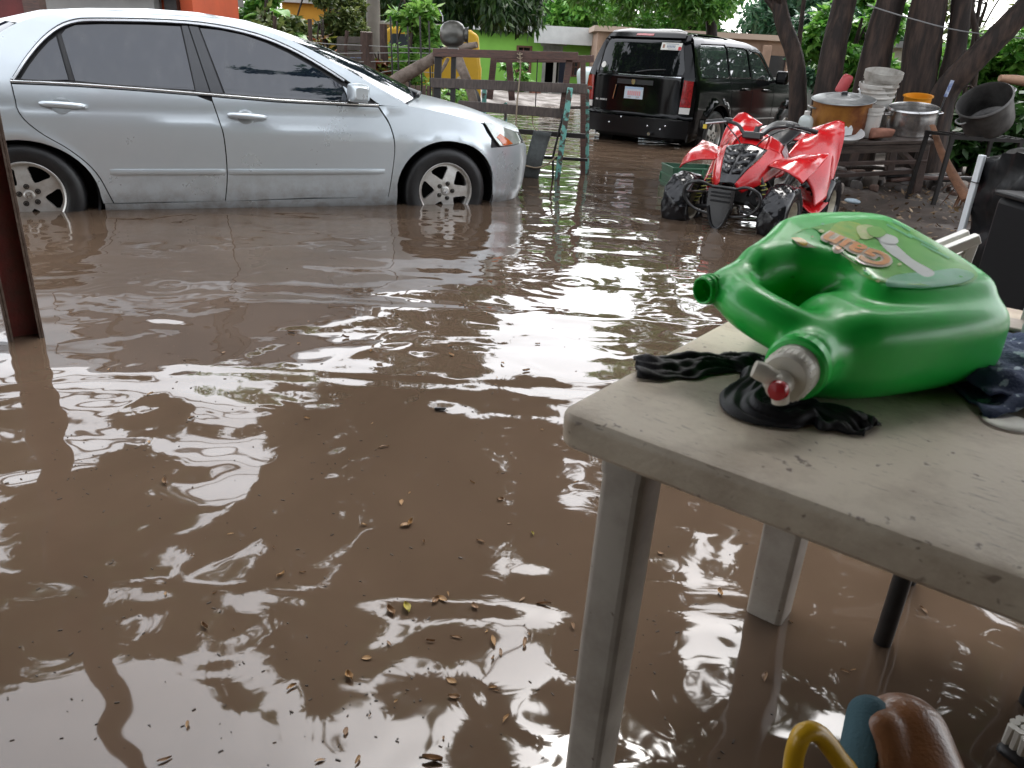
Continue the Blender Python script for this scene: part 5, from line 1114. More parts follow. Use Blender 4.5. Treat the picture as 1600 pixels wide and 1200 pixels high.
# ================================================================ workbench with pots, right-hand clutter
BY = 7.35; bl_, br_ = aty(1266, 219, BY), aty(1458, 219, BY); BZ = aty(1362, 219, BY).z; GZ = .04
def bench():
    x0, x1 = bl_.x, br_.x; T = thing('workbench', 'rough wet wooden workbench carrying pots and buckets on the mud bank', 'bench', ((x0 + x1) / 2, BY + .33, GZ)); w = x1 - x0; H = BZ - GZ
    M = mat('wet_bench_wood', (.050, .036, .030), .35, col2=(.10, .075, .062), vscale=9, stretch=(1, 5, 5), bump=.35, bscale=50); M2 = mat('bench_leg_wood', (.085, .055, .045), .55, var=.45, vscale=10, bump=.3, bscale=50)
    for k in range(5): MB().box((random.uniform(-.02, .02), -.30 + .148 * k, H - .018 + random.uniform(-.004, .004)), (w + random.uniform(-.05, .03), .138, .034)).build('top_plank', M, T, bevel=.005)
    MB().box((0, -.345, H - .075), (w - .06, .03, .07)).build('apron', M, T, bevel=.004)
    MB().box((0, -.352, H - .20), (w - .04, .03, .035)).build('rail', M2, T, bevel=.004); MB().box((.04, -.30, .18), (w - .1, .035, .035), rotm(0, -.03, 0)).build('rail', M2, T, bevel=.004)
    for x in (-w / 2 + .07, w / 2 - .06):
        for y in (-.325, .30): MB().bar((x, y, H - .04), (x + .02, y - .02, -.06), .075, .06, Vector((0, 1, 0))).build('leg', M2, T, bevel=.006)
    MB().bar((-w / 2 + .42, -.345, H - .1), (-w / 2 + .42, -.345, H - .22), .07, .03, Vector((0, 1, 0))).build('brace', M2, T)
    for y in (0,): MB().bar((w / 2 - .06, -.32, .22), (w / 2 - .06, .32, .30), .05, .04).build('side_rail', M2, T)
BENCH0 = set(COL.objects); bench()
def onb(px, Y): q = aty(px, 200, Y); return Vector((q.x, Y, BZ + .002))
ALU = mat('dull_aluminium', (.50, .50, .49), .38, .9, var=.3, vscale=8); STEEL = mat('bright_steel_pan', (.62, .61, .60), .25, .95, var=.25, vscale=5, stretch=(6, 6, 1))
WHP = mat('white_bucket_plastic', (.56, .54, .50), .4, col2=(.36, .32, .27), vscale=6, lo=.5, hi=.75)
def pots():
    p = onb(1310, 7.62); T = thing('cooking_pot', 'large heat-stained orange cooking pot with grey lid on the workbench', 'pot', p)
    OR = mat('scorched_enamel', (.38, .165, .035), .35, .35, col2=(.14, .040, .018), vscale=3.2, lo=.40, hi=.62, stretch=(1, 1, .9))
    MB().lathe(cr([(0, 0), (.20, .004), (.235, .03), (.25, .10), (.255, .28), (.262, .29), (.262, .30), (.25, .30), (.245, .12), (.22, .02), (0, .015)], 3), 44).build('pot_body', OR, T)
    l = MB().lathe(cr([(.275, .302), (.278, .308), (.25, .318), (.16, .335), (.14, .331), (.06, .345), (0, .347)], 3), 44).build('lid', mat('grey_lid', (.30, .31, .31), .4, .7, var=.35, vscale=7), T)
    MB().box((0, 0, .358), (.055, .03, .03)).build('knob', DARK_PLASTIC, l, bevel=.008)
    for sg in (1, -1): MB().tube(cr([(sg * .255, -.05, .24), (sg * .30, -.03, .25), (sg * .30, .03, .25), (sg * .255, .05, .24)], 4), .009, 7).build('handle', ALU, T)
    p = onb(1320, 7.36); T = thing('enamel_plate', 'shallow white-rimmed plate with torn foam before the orange pot', 'plate', p, rot=(math.radians(10), 0, 0)); T.location.z += .02
    MB().lathe(cr([(0, 0), (.12, .002), (.155, .03), (.175, .055), (.172, .06), (.15, .04), (.11, .012), (0, .01)], 3), 40).build('dish', mat('enamel_white', (.60, .61, .60), .2, coat=.4), T)
    b = MB(); pl = [(-.06, .02), (-.065, .07), (-.045, .085), (-.03, .115), (-.01, .09), (.015, .105), (.03, .085), (.055, .11), (.07, .085), (.072, .03)]
    MB().prism(pl, -.012, .012, lambda v: (v[0], v[2] + .01, v[1])).build('torn_foam', mat('white_foam', (.66, .68, .68), .9), T)
    p = onb(1360, 7.48); T = thing('small_bucket', 'small white dirty bucket standing between the orange pot and the steel pan', 'bucket', p)
    MB().lathe([(0, 0), (.070, 0), (.074, .01), (.080, .20), (.087, .20), (.087, .212), (.082, .212), (.083, .235), (.088, .235), (.088, .25), (.089, .262), (.083, .264), (.080, .25), (.070, .02), (0, .02)], 32).build('bucket_body', WHP, T, sharp=30)
    p = onb(1359, 7.95); T = thing('large_bucket', 'large white ribbed bucket behind the small bucket, lower one of the nested pair', 'bucket', p)
    prof = [(0, 0), (.135, 0), (.14, .01), (.155, .25), (.168, .252), (.168, .262), (.157, .265), (.158, .30), (.170, .302), (.170, .312), (.160, .315), (.161, .34), (.172, .342), (.172, .375), (.165, .378), (.160, .36), (.137, .02), (0, .02)]
    MB().lathe(prof, 36).build('bucket_body', WHP, T, sharp=30); MB().tube(cr([(-.17, 0, .33), (-.15, -.09, .22), (0, -.165, .16), (.15, -.09, .22), (.17, 0, .33)], 6), .004, 5).build('bail_handle', CHROME, T)
    T2 = thing('large_bucket', 'upper white bucket with grimy rim nested in the other large bucket', 'bucket', p + Vector((.004, .0, .105)), rot=(math.radians(3), math.radians(3), 0))
    MB().lathe([(.128, 0), (.150, .25), (.163, .252), (.163, .262), (.152, .265), (.153, .30), (.165, .302), (.165, .32), (.172, .322), (.172, .375), (.165, .378), (.155, .36), (.13, .03), (0, .03)], 36).build('bucket_body', mat('grimy_bucket', (.44, .42, .38), .5, col2=(.22, .20, .17), vscale=8), T2, sharp=30)
    p = onb(1380, 7.36); T = tag(MB().box((0, 0, .05), (.17, .11, .10), jit=.028).build('clay_lump', mat('raw_clay', (.34, .155, .105), .85, var=.35, vscale=14, bump=.6, bscale=40), sub=2, bevel=.02), 'lump of reddish clay lying before the steel pan', 'clay'); T.location = p
    p = onb(1421, 7.60); T = thing('steel_pan', 'wide bright steel cooking pan at the end of the workbench', 'pan', p)
    MB().lathe(cr([(0, 0), (.19, .002), (.208, .02), (.215, .20), (.224, .206), (.224, .212), (.212, .212), (.205, .03), (0, .012)], 3), 48).build('pan_body', STEEL, T)
    for sg in (1, -1): MB().tube(cr([(sg * .215, -.045, .165), (sg * .262, -.03, .17), (sg * .262, .03, .17), (sg * .215, .045, .165)], 4), .008, 7).build('handle', STEEL, T)
    p = onb(1424, 7.95); T = thing('plastic_basin', 'orange plastic basin standing upright behind the steel pan', 'basin', p)
    MB().lathe([(0, 0), (.10, 0), (.11, .01), (.122, .235), (.135, .24), (.135, .248), (.118, .246), (.10, .02), (0, .02)], 32).build('basin_body', mat('orange_plastic', (.72, .28, .01), .4), T)
    p = onb(1258, 7.55); T = thing('plastic_bottle_jug', 'pale translucent plastic jug at the left end of the workbench', 'jug', p)
    MB().lathe(cr([(0, 0), (.06, 0), (.065, .02), (.065, .13), (.05, .17), (.022, .19), (.022, .21), (0, .21)], 3), 24).build('jug_body', mat('pale_plastic', (.50, .54, .52), .3), T); MB().lathe([(.025, .19), (.025, .222), (0, .224)], 18).build('cap', WHP, T)
    p = onb(1284, 8.02); T = thing('red_scoop', 'faded red plastic scoop leaning behind the lid of the orange pot', 'scoop', p, rot=(0, math.radians(22), 0))
    MB().lathe(cr([(0, .30), (.045, .30), (.055, .34), (.052, .44), (.035, .47), (0, .475)], 3), 20).build('scoop_head', mat('faded_red_plastic', (.50, .07, .075), .5, var=.2, vscale=10), T); MB().tube([(0, 0, 0), (0, 0, .32)], .012, 8).build('handle', DARK_PLASTIC, T)
    a = onb(1462, 7.7); T = thing('skimmer', 'long skimmer with blue and white handle leaning on the end of the workbench', 'skimmer', a); 
    MB().tube([(-.02, 0, 0), (.03, .02, .28)], .008, 7).build('rod', DARK_PLASTIC, T); MB().tube([(.03, .02, .28), (.065, .035, .42)], .016, 9).build('grip', mat('blue_white_grip', (.45, .50, .60), .5, col2=(.05, .10, .30), vscale=30), T)
pots()
# the bench has sunk in the mud: it leans to the left and towards the yard
cb = Vector(((bl_.x + br_.x) / 2, BY, BZ - .02)); RT = Matrix.Translation(cb) @ Matrix.Rotation(math.radians(-4.5), 4, 'Y') @ Matrix.Rotation(math.radians(9), 4, 'X') @ Matrix.Translation(-cb)
for o in [o for o in COL.objects if o not in BENCH0 and o.parent is None]: o.matrix_world = RT @ Matrix.LocRotScale(o.location, o.rotation_euler, o.scale)
def hanging_pot():
    S = Vector(aty(1535, 212, 6.7)); st = thing('metal_stand', 'dark iron stand holding the tilted grey pot', 'stand', (S.x, S.y + .1, GZ))
    IR = mat('dark_iron', (.018, .015, .014), .5, .4, var=.4, vscale=10); h = S.z - GZ
    for x, y in ((-.28, -.18), (.28, -.18), (.28, .25), (-.28, .25)): MB().bar((x, y, h - .02), (x * 1.1, y * 1.1, -.05), .03, .03, Vector((0, 1, 0))).build('leg', IR, st)
    for y in (-.18, .25): MB().bar((-.3, y, h - .02), (.3, y, h - .02), .03, .03).build('rail', IR, st)
    for k in range(6): MB().bar((-.28 + .112 * k, -.2, h - .004), (-.28 + .112 * k, .27, h - .004), .014, .008).build('grate_bar', IR, st)
    c = aty(1545, 200, 6.75); T = thing('grey_pot', 'big dull grey aluminium pot tilted on the iron stand', 'pot', (c.x, c.y, h + GZ + .075), rot=(math.radians(22), math.radians(-38), 0)); T.scale = (.84,) * 3
    G = mat('sooty_aluminium', (.13, .125, .12), .5, .6, col2=(.035, .032, .03), vscale=4, lo=.4, hi=.7)
    MB().lathe(cr([(0, 0), (.18, .004), (.215, .03), (.225, .10), (.232, .30), (.245, .312), (.245, .322), (.228, .320), (.218, .12), (.20, .025), (0, .015)], 3), 48).build('pot_body', G, T)
    for sg in (1, -1): MB().tube(cr([(sg * .23, -.05, .25), (sg * .275, -.035, .255), (sg * .275, .035, .255), (sg * .23, .05, .25)], 4), .010, 8).build('handle', ALU, T)
    a, b = aty(1562, 122, 6.9), aty(1640, 136, 6.9); B = thing('cut_log', 'pale barkless cut log propped above the tilted grey pot', 'log', (b.x, b.y, GZ)); o = B.location
    MB().tube(cr([a - o, a.lerp(b, .5) - o + Vector((0, 0, .01)), b - o, b - o + Vector((.12, .05, -.4)), Vector((.15, .1, 0))], 4), [.026, .032, .036, .038, .04, .042, .042, .044, .044, .046, .046, .048, .048, .05, .05, .052, .055], 12).build('stem', mat('peeled_wood', (.40, .235, .15), .7, var=.25, vscale=12), B)
hanging_pot()
def palm_frond():
    p = [aty(1457, 196, 7.2), aty(1470, 235, 7.0), aty(1490, 275, 6.8), aty(1512, 312, 6.6)]; T = thing('dry_palm_frond', 'dry brown palm frond leaning against the end of the workbench', 'frond', (p[3].x, p[3].y, GZ)); o = T.location
    M = mat('dry_frond', (.20, .088, .042), .75, var=.45, vscale=18, stretch=(1, 1, .2), bump=.4, bscale=60)
    q = [v - o for v in p]; q[3].z = max(q[3].z, .02); MB().tube(cr(q, 6), list(np.linspace(.028, .06, 19)), 10, flat=.45).build('stalk', M, T)
    for k in range(9):
        s = q[2].lerp(q[3], .2 + .07 * k); e = s + Vector((random.uniform(-.12, .16), random.uniform(-.15, .1), random.uniform(-.22, -.08))); e.z = max(e.z, .0)
        MB().tube([s, s.lerp(e, .5) + Vector((.01, 0, .02)), e], [.012, .009, .003], 5, flat=.4).build('fibre', M, T)
palm_frond()
def clutter():
    cols = [mat('wet_stone', (.085, .07, .062), .6, var=.4, vscale=8), mat('brown_stone', (.15, .088, .065), .7, var=.4, vscale=9), mat('pale_stone', (.24, .20, .17), .75, var=.3, vscale=9)]; nm = ('dark', 'brown', 'pale')
    for k in range(38):
        x = random.uniform(bl_.x + .1, br_.x + .7); y = random.uniform(BY - .15, BY + 1.1); s = random.uniform(.05, .14)
        b = MB(); b.box((0, 0, 0), (s * random.uniform(1, 1.7), s * random.uniform(.8, 1.3), s), rotm(0, 0, random.uniform(0, 3)), jit=s * .2)
        o = link('stone', b.mesh('stone'), cols[k % 3], None, nm[k % 3] + ' stone in the heap under the workbench', 'stone', nm[k % 3] + ' stones under the workbench'); o.location = (x, y, ground_z(x, y) + s * .35)
        md = o.modifiers.new('bevel', 'BEVEL'); md.width = s * .22; md.segments = 2
    for k in range(9):
        x = random.uniform(bl_.x + .1, br_.x + .5); y = random.uniform(BY, BY + .8); a = random.uniform(-.5, .5); L = random.uniform(.3, .6); z = ground_z(x, y) + .09
        d = Vector((math.cos(a), math.sin(a) * .6, random.uniform(-.05, .12))) * L / 2; c = Vector((x, y, z + .03))
        link('firewood_stick', MB().tube([c - d, c + Vector((0, 0, .015)), c + d], [.02, .024, .016], 8, noise=.1).mesh('firewood_stick'), (WOOD_D, WOOD_R, WOOD_G)[k % 3], None, ('blackened', 'reddish', 'greyish')[k % 3] + ' firewood stick lying under the workbench', 'firewood', ('blackened', 'reddish', 'greyish')[k % 3] + ' firewood sticks')
    p = atz(1330, 318, .06); t = MB().box((0, 0, .03), (.16, .09, .06), jit=.025).build('plastic_bag', mat('pale_blue_bag', (.42, .52, .58), .3, var=.4, vscale=20), None, sub=2, label='small crumpled pale blue plastic bag on the mud before the bench', cat='bag'); t.location = p
    # leaf litter on the bank
    n = 1500; P = np.stack([rng.uniform(2.5, 5.2, n), rng.uniform(5.2, 9, n), np.zeros(n)], 1); P[:, 2] = [ground_z(a, b) + .018 for a, b, _ in P]; P = P[P[:, 2] > 0.005]
    o = leaves('leaf_litter', P, rng.uniform(.03, .07, len(P)), leaf_mat('litter', (.10, .06, .035), (.30, .20, .10), .1), None, droop=0, label='dead leaves scattered over the mud bank by the bench', kind='stuff', cat='leaf litter')
clutter()
def wrapped_box():
    M = mat('black_plastic_wrap', (.005, .005, .006), .40, spec=.16, var=.4, vscale=5, bump=.35, bscale=9)
    a = aty(1536, 236, 4.1); x0 = a.x; H = a.z + .02
    T = thing('wrapped_appliance', 'tall appliance wrapped in shiny black plastic with one white side edge', 'appliance', (x0 + .345, 3.80, -.05), 0)
    b = MB(); n = 14; bm = bmesh.new(); bmesh.ops.create_cube(bm, size=1.0); bmesh.ops.subdivide_edges(bm, edges=bm.edges[:], cuts=15, use_grid_fill=True)
    for v in bm.verts:
        c = v.co.copy(); v.co = Vector((c.x * .66, c.y * .60, (c.z + .5) * (H + .05)))
        k = .010 * math.sin(c.x * 17 + 3 * math.sin(c.z * 6)) + .008 * math.sin(c.z * 23 + c.x * 9 + c.y * 7) + .006 * math.sin(c.y * 31 + c.z * 13)
        v.co += Vector((c.x, c.y, c.z * .6)) * k * 3
        if c.z > .45: v.co.z += .03 * c.x + .02 * math.sin(c.x * 9 + c.y * 5)
    me = bpy.data.meshes.new('plastic_wrap'); bm.to_mesh(me); bm.free(); me.polygons.foreach_set('use_smooth', [True] * len(me.polygons)); me.set_sharp_from_angle(angle=math.radians(50)); link('plastic_wrap', me, M, T)
    MB().box((-.350, .285, H / 2 + .02), (.018, .05, H * .98)).build('white_edge', mat('white_enamel', (.66, .70, .72), .3), T, bevel=.004)
    MB().box((-.352, .285, H * .84), (.021, .054, .004)).build('edge_seam', WELL, T)
    c = aty(1556, 305, 3.5); T2 = thing('black_bin', 'plain black bin standing before the plastic-wrapped appliance', 'bin', (c.x + .29, 3.30, -.05))
    MB().box((0, 0, (c.z + .05) / 2), (.56, .42, c.z + .05)).build('bin_body', mat('matt_black_bin', (.004, .004, .005), .6, spec=.2), T2, bevel=.03); MB().box((0, 0, c.z + .062), (.58, .44, .022)).build('bin_lid', mat('bin_lid_grey', (.012, .012, .013), .45, spec=.3), T2, bevel=.008)
    Yc = 2.3; W = mat('white_stool_plastic', (.62, .62, .58), .4); e0, e1, f0 = aty(1440, 408, Yc), aty(1529, 372, Yc), aty(1512, 440, Yc)
    S = thing('folding_stool', 'white folding stool standing behind the green jug', 'stool', (e0.x, Yc, -.05)); o = S.location
    for dy in (0, .06):
        d = Vector((0, dy, 0)); MB().bar(e0 - o + d, e1 - o + d, .030, .030).build('seat_bar', W, S, bevel=.004)
        MB().bar(e1 - o + d + Vector((-.012, 0, -.01)), Vector((e1.x - o.x - .07, dy, 0)), .028, .022, Vector((0, 1, 0))).build('leg', W, S, bevel=.004); MB().bar(e0 - o + d, Vector((.06, dy, 0)), .028, .022, Vector((0, 1, 0))).build('leg', W, S, bevel=.004)
    MB().grid([[tuple((e0 - o).lerp(e1 - o, t) + Vector((.0, y, -.012 - .03 * math.sin(PI * t)))) for y in (.0, .06)] for t in np.linspace(.05, .8, 8)]).build('seat_cloth', W, S, solid=.003)
wrapped_box()
def wires():
    CAB = mat('grey_cable', (.25, .25, .25), .5)
    for pts, lab in (([(1355, 8, 8.4), (1420, 28, 8.4), (1500, 48, 8.4), (1600, 60, 8.4)], 'thin grey clothes line strung across the big trunks'),):
        link('clothes_line', MB().tube(cr([A(*p) for p in pts], 6), .006, 5).mesh('clothes_line'), CAB, None, lab, 'line')
def power_lines():
    for k, z in enumerate((7.2, 7.55)): link('power_line', MB().tube([(x, -3.4, z + .002 * x * x) for x in np.linspace(-14, 14, 15)], .012, 5).mesh('power_line'), mat('black_cable', (.02, .02, .02), .5), None, ('lower', 'upper')[k] + ' power line above the porch, mirrored in the sedan windows', 'power line')
wires(); power_lines()

# ================================================================ foreground: plastic table and what lies on it
TZ = 0.67
C0 = Vector((.056, .846, TZ)); E1 = Vector((.80, -.60, 0)); E2 = Vector((.60, .80, 0))
def plastic_table():
    PLA = mat('dirty_white_plastic', (.60, .52, .41), .48, col2=(.28, .20, .14), vscale=6, lo=.44, hi=.74, det=9, bump=.12, bscale=120, spots=((.20, .15, .12), 55, .665), scratch=(.17, .125, .095))
    LEGM = mat('dirty_table_leg', (.40, .365, .32), .42, col2=(.26, .225, .19), vscale=9, lo=.4, hi=.7, det=8, spots=((.12, .09, .07), 70, .70))
    T = thing('plastic_table', 'dirty off-white plastic table holding the green jug, standing in the water', 'table', (C0.x, C0.y, -.05), math.atan2(E1.y, E1.x))
    top = TZ + .05; L1, L2 = 1.30, 1.0
    def rr(l1, l2, r, ins=0):
        pts = []
        for cx, cy, a0 in ((l1 - r, r, -PI / 2), (l1 - r, l2 - r, 0), (r, l2 - r, PI / 2), (r, r, PI)):
            for a in np.linspace(a0, a0 + PI / 2, 7): pts.append((cx + (r - ins) * math.cos(a), cy + (r - ins) * math.sin(a)))
        return pts
    b = MB(); rings = []
    for ins, z in ((.03, top), (.010, top + .0005), (.004, top - .001), (.0006, top - .006), (0, top - .012), (.001, top - .040), (.006, top - .046), (.012, top - .044), (.013, top - .018), (.10, top - .018)):
        rings.append([(x, y, z) for x, y in rr(L1, L2, .024, min(ins, .023))])
    # deck centre
    rings2 = [[*r, r[0]] for r in rings]; b.grid(rings2)
    b.add(rings[0], [tuple(range(len(rings[0])))]); b.add(rings[-1], [tuple(range(len(rings[-1])))])
    tt = b.build('tabletop', PLA, T, sharp=35, merge=True)
    def leg(x, y, x2, y2, w=.066, w2=.058):
        m = MB(); secs = []
        for z, k, ww in ((top - .02, 0, w), (top - .085, .06, w), (top - .086, .06, w * .94), (top * .5, .5, (w + w2) / 2), (0, 1, w2)):
            cx, cy = x + (x2 - x) * k, y + (y2 - y) * k; r = .012; pts = []
            for sx, sy, a0 in ((1, -1, -PI / 2), (1, 1, 0), (-1, 1, PI / 2), (-1, -1, PI)):
                for a in np.linspace(a0, a0 + PI / 2, 4): pts.append((cx + sx * (ww / 2 - r) + r * math.cos(a), cy + sy * (ww / 2 - r) + r * math.sin(a), z))
            secs.append(pts + [pts[0]])
        m.grid(secs).build('leg', LEGM, T, sharp=30)
    leg(.075, .075, .069, .063)
    leg(L1 - .07, .07, L1 - .05, .05); leg(L1 - .07, L2 - .07, L1 - .05, L2 - .05)
    # far leg: foot measured where it enters the water
    f = Vector((.582, 1.345, 0)) - C0; fx_, fy_ = f.x * E1.x + f.y * E1.y, f.x * E2.x + f.y * E2.y
    leg(fx_ - .005, fy_ + .01, fx_, fy_ - .01, .088, .076)
    hx, hy = .432, .37
    MB().lathe([(.0, .0035), (.024, .0035), (.028, .001), (.028, -.01)], 32, c=(hx, hy, top + .0006)).build('hole_cap', mat('clean_white_cap', (.62, .61, .56), .4), T)
    MB().lathe([(.0285, .0012), (.0325, .0012)], 32, c=(hx, hy, top + .0002)).build('hole_rim', mat('grimy_ring', (.12, .075, .05), .6), T)
plastic_table()

def surface_nets(f, lo, hi, h):
    """polygonise f(x,y,z)<0 on a grid"""
    ax = [np.arange(lo[i], hi[i] + h, h) for i in range(3)]
    X, Y, Z = np.meshgrid(*ax, indexing='ij'); D = f(X, Y, Z); n = np.array(D.shape)
    S = D < 0; c = [S[i:n[0] - 1 + i, j:n[1] - 1 + j, k:n[2] - 1 + k] for i in (0, 1) for j in (0, 1) for k in (0, 1)]
    cnt = sum(x.astype(int) for x in c); act = (cnt > 0) & (cnt < 8); idx = -np.ones(act.shape, int); idx[act] = np.arange(act.sum())
    ci = np.argwhere(act); P = np.zeros((len(ci), 3)); W = np.zeros(len(ci))
    corners = [(i, j, k) for i in (0, 1) for j in (0, 1) for k in (0, 1)]
    for a in corners:
        for d in range(3):
            if a[d] == 0:
                b = list(a); b[d] = 1
                da = D[ci[:, 0] + a[0], ci[:, 1] + a[1], ci[:, 2] + a[2]]; db = D[ci[:, 0] + b[0], ci[:, 1] + b[1], ci[:, 2] + b[2]]
                m = (da < 0) != (db < 0); t = np.where(m, da / np.where(da == db, 1, da - db), 0)
                p = np.array(a)[None, :] + np.zeros((len(ci), 3)); p[:, d] += t; P[m] += p[m]; W[m] += 1
    V = np.array(lo)[None, :] + (ci + P / W[:, None]) * h; F = []
    for d in range(3):
        e1, e2 = (d + 1) % 3, (d + 2) % 3; A = D; sl0 = [slice(1, n[i] - 1) for i in range(3)]; sl0[d] = slice(0, n[d] - 1); sl1 = list(sl0); sl1[d] = slice(1, n[d])
        s0 = S[tuple(sl0)]; s1 = S[tuple(sl1)]; q = np.argwhere(s0 != s1); off = np.ones(3, int); off[d] = 0; base = q + off
        fl = s0[tuple(q.T)]
        def cell(o1, o2):
            cc = base.copy(); cc[:, e1] += o1; cc[:, e2] += o2; return idx[tuple(cc.T)]
        quad = np.stack([cell(-1, -1), cell(0, -1), cell(0, 0), cell(-1, 0)], 1)
        quad[~fl] = quad[~fl][:, ::-1]; F.append(quad)
    F = np.concatenate(F); F = F[(F >= 0).all(1)]
    return V, F
def nets_object(name, f, lo, hi, h, m, parent=None, smooth_it=2, loc=None, **k):
    V, F = surface_nets(f, lo, hi, h); me = bpy.data.meshes.new(name); me.from_pydata(V.tolist(), [], F.tolist())
    bm = bmesh.new(); bm.from_mesh(me)
    for _ in range(smooth_it): bmesh.ops.smooth_vert(bm, verts=bm.verts, factor=.5, use_axis_x=True, use_axis_y=True, use_axis_z=True)
    bmesh.ops.recalc_face_normals(bm, faces=bm.faces); bm.to_mesh(me); bm.free()
    me.polygons.foreach_set('use_smooth', [True] * len(me.polygons)); me.update()
    return link(name, me, m, parent, **k)
def smin(a, b, k): h = np.clip(.5 + .5 * (b - a) / k, 0, 1); return b + (a - b) * h - k * h * (1 - h)
def sd_capsule(X, Y, Z, a, b, ra, rb):
    a = np.array(a); b = np.array(b); d = b - a; t = np.clip(((X - a[0]) * d[0] + (Y - a[1]) * d[1] + (Z - a[2]) * d[2]) / (d @ d), 0, 1)
    return np.sqrt((X - a[0] - t * d[0]) ** 2 + (Y - a[1] - t * d[1]) ** 2 + (Z - a[2] - t * d[2]) ** 2) - (ra + (rb - ra) * t)
def sd_poly(U, V_, poly):
    P = np.stack([U.ravel(), V_.ravel()], 1); ins, dm = inside(P, poly); return np.where(ins, -dm, dm).reshape(U.shape)
def rbox2(d2, dw, r):
    a = d2 + r; b = dw + r
    return np.sqrt(np.maximum(a, 0) ** 2 + np.maximum(b, 0) ** 2) + np.minimum(np.maximum(a, b), 0) - r

def jug():
    ang = math.radians(22.5); ou = Vector((.388, .898, TZ + .001))
    T = thing('detergent_jug', 'large green detergent jug with orange lettering lying on the plastic table', 'jug', ou, ang); T.scale = (1, 1, 1.05)
    G = mat('green_jug_plastic', (.022, .60, .08), .34, var=.15, vscale=4, rvar=.06, coat=.15, sss=0.0, bump=.02, bscale=60, spots=((.004, .16, .02), 38, .74))
    lab = cr([(.328, .060), (.332, .15), (.318, .245), (.270, .288), (.190, .292), (.115, .262), (.055, .222), (.016, .200), (-.002, .190), (-.004, .152), (.020, .146), (.062, .146), (.100, .106), (.095, .058), (.108, .024), (.16, .012), (.25, .014), (.31, .026)], 5, True)
    def wtop(u, v): return .128 + .23 * np.clip(v, 0, .30) - .10 * np.clip(.10 - u, 0, .2) ** 1.0 - 1.1 * np.clip(v - .22, 0, 1) ** 2 * 3
    nu, nv = 180, 150
    gu = np.linspace(-.14, .36, nu); gv = np.linspace(-.06, .34, nv); GU, GV = np.meshgrid(gu, gv, indexing='ij'); D2 = sd_poly(GU, GV, lab)
    fb = cr([(.322, .005), (.326, .05), (.30, .12), (.06, .12), (.010, .075), (-.012, .045), (-.010, .012), (.02, -.012), (.08, -.026), (.18, -.026), (.27, -.016)], 5, True)
    D3 = sd_poly(GU, GV, fb)
    def samp(D, U, V_):
        a = np.clip((U - gu[0]) / (gu[1] - gu[0]), 0, nu - 1.001); b = np.clip((V_ - gv[0]) / (gv[1] - gv[0]), 0, nv - 1.001)
        i, j = a.astype(int), b.astype(int); x, y = a - i, b - j
        return D[i, j] * (1 - x) * (1 - y) + D[i + 1, j] * x * (1 - y) + D[i, j + 1] * (1 - x) * y + D[i + 1, j + 1] * x * y
    def f(U, V_, Wd):
        wt = wtop(U, V_); wb = .012 + .07 * np.clip((.16 - U) / .16, 0, 1) ** 1.3
        d2 = samp(D2, U, V_); main = rbox2(d2, np.abs(Wd - (wt + wb) / 2) - (wt - wb) / 2, .026)
        wt2 = .116 + .0 * U - .25 * np.clip(.06 - U, 0, 1); front = rbox2(samp(D3, U, V_), np.abs(Wd - wt2 / 2) - wt2 / 2, .040)
        d = smin(main, front, .014)
        hp = cr([(-.010, .172, .102), (-.036, .144, .102), (-.046, .106, .098), (-.037, .068, .090), (-.014, .040, .080), (.022, .024, .068)], 3)
        for i in range(len(hp) - 1): d = smin(d, sd_capsule(U, V_, Wd, hp[i], hp[i + 1], .0215, .0215), .020)
        d = smin(d, sd_capsule(U, V_, Wd, (.045, .184, .116), (-.060, .163, .108), .036, .0185), .018)
        # blow-moulded hollow in the front side
        #d = np.maximum(d, -(np.sqrt(((U - .20) / .10) ** 2 + ((V_ + .058) / .04) ** 2 + ((Wd - .070) / .030) ** 2) - 1) * .022 + .0)
        # collar at the spigot mouth
        d = smin(d, np.maximum(sd_capsule(U, V_, Wd, (.03, .040, .060), (-.026, .008, .060), .046, .038), 0 * U - 1), .010)
        # neck bore
        d = np.maximum(d, -sd_capsule(U, V_, Wd, (-.10, .155, .1055), (-.045, .166, .109), .0145, .0145))
        return np.maximum(d, -Wd)
    body = nets_object('jug_body', f, (-.115, -.055, -.004), (.350, .318, .222), .0042, G, T, 3)
    # neck rim with threads
    nd = Vector((-.060, .163, .108)) - Vector((.05, .185, .115)); nd.normalize(); A, B, D = frame_of(nd); n0 = Vector((-.058, .1634, .1081))
    R3 = Matrix(((A.x, B.x, D.x), (A.y, B.y, D.y), (A.z, B.z, D.z)))
    MB().lathe([(.0186, -.006), (.0190, .0), (.0180, .002), (.0180, .006), (.0200, .0075), (.0200, .0095), (.0180, .011), (.0180, .014), (.0200, .0155), (.0200, .0175), (.0180, .019), (.0180, .026), (.0165, .027), (.0150, .026), (.0150, -.02)], 32, c=n0, rot=R3).build('threaded_neck', G, T)
    # spigot
    sp = Vector((-.026, .008, .060)); sdv = Vector((-.86, -.50, -.06)).normalized(); A, B, D = frame_of(sdv); RS = Matrix(((A.x, B.x, D.x), (A.y, B.y, D.y), (A.z, B.z, D.z)))
    WH = mat('white_cap_plastic', (.68, .65, .57), .35, var=.12, vscale=30)
    s0 = sp + sdv * .026
    MB().lathe([(.038, -.01), (.039, .006), (.036, .010), (.031, .011)], 36, c=s0, rot=RS).build('green_collar', G, T)
    cap = MB().lathe([(.030, -.004), (.0305, .006), (.029, .010), (.0285, .011), (.0300, .012), (.0295, .030), (.026, .034), (.014, .0355), (0, .036)], 40, c=s0 + sdv * .010, rot=RS).build('spigot_cap', WH, T)
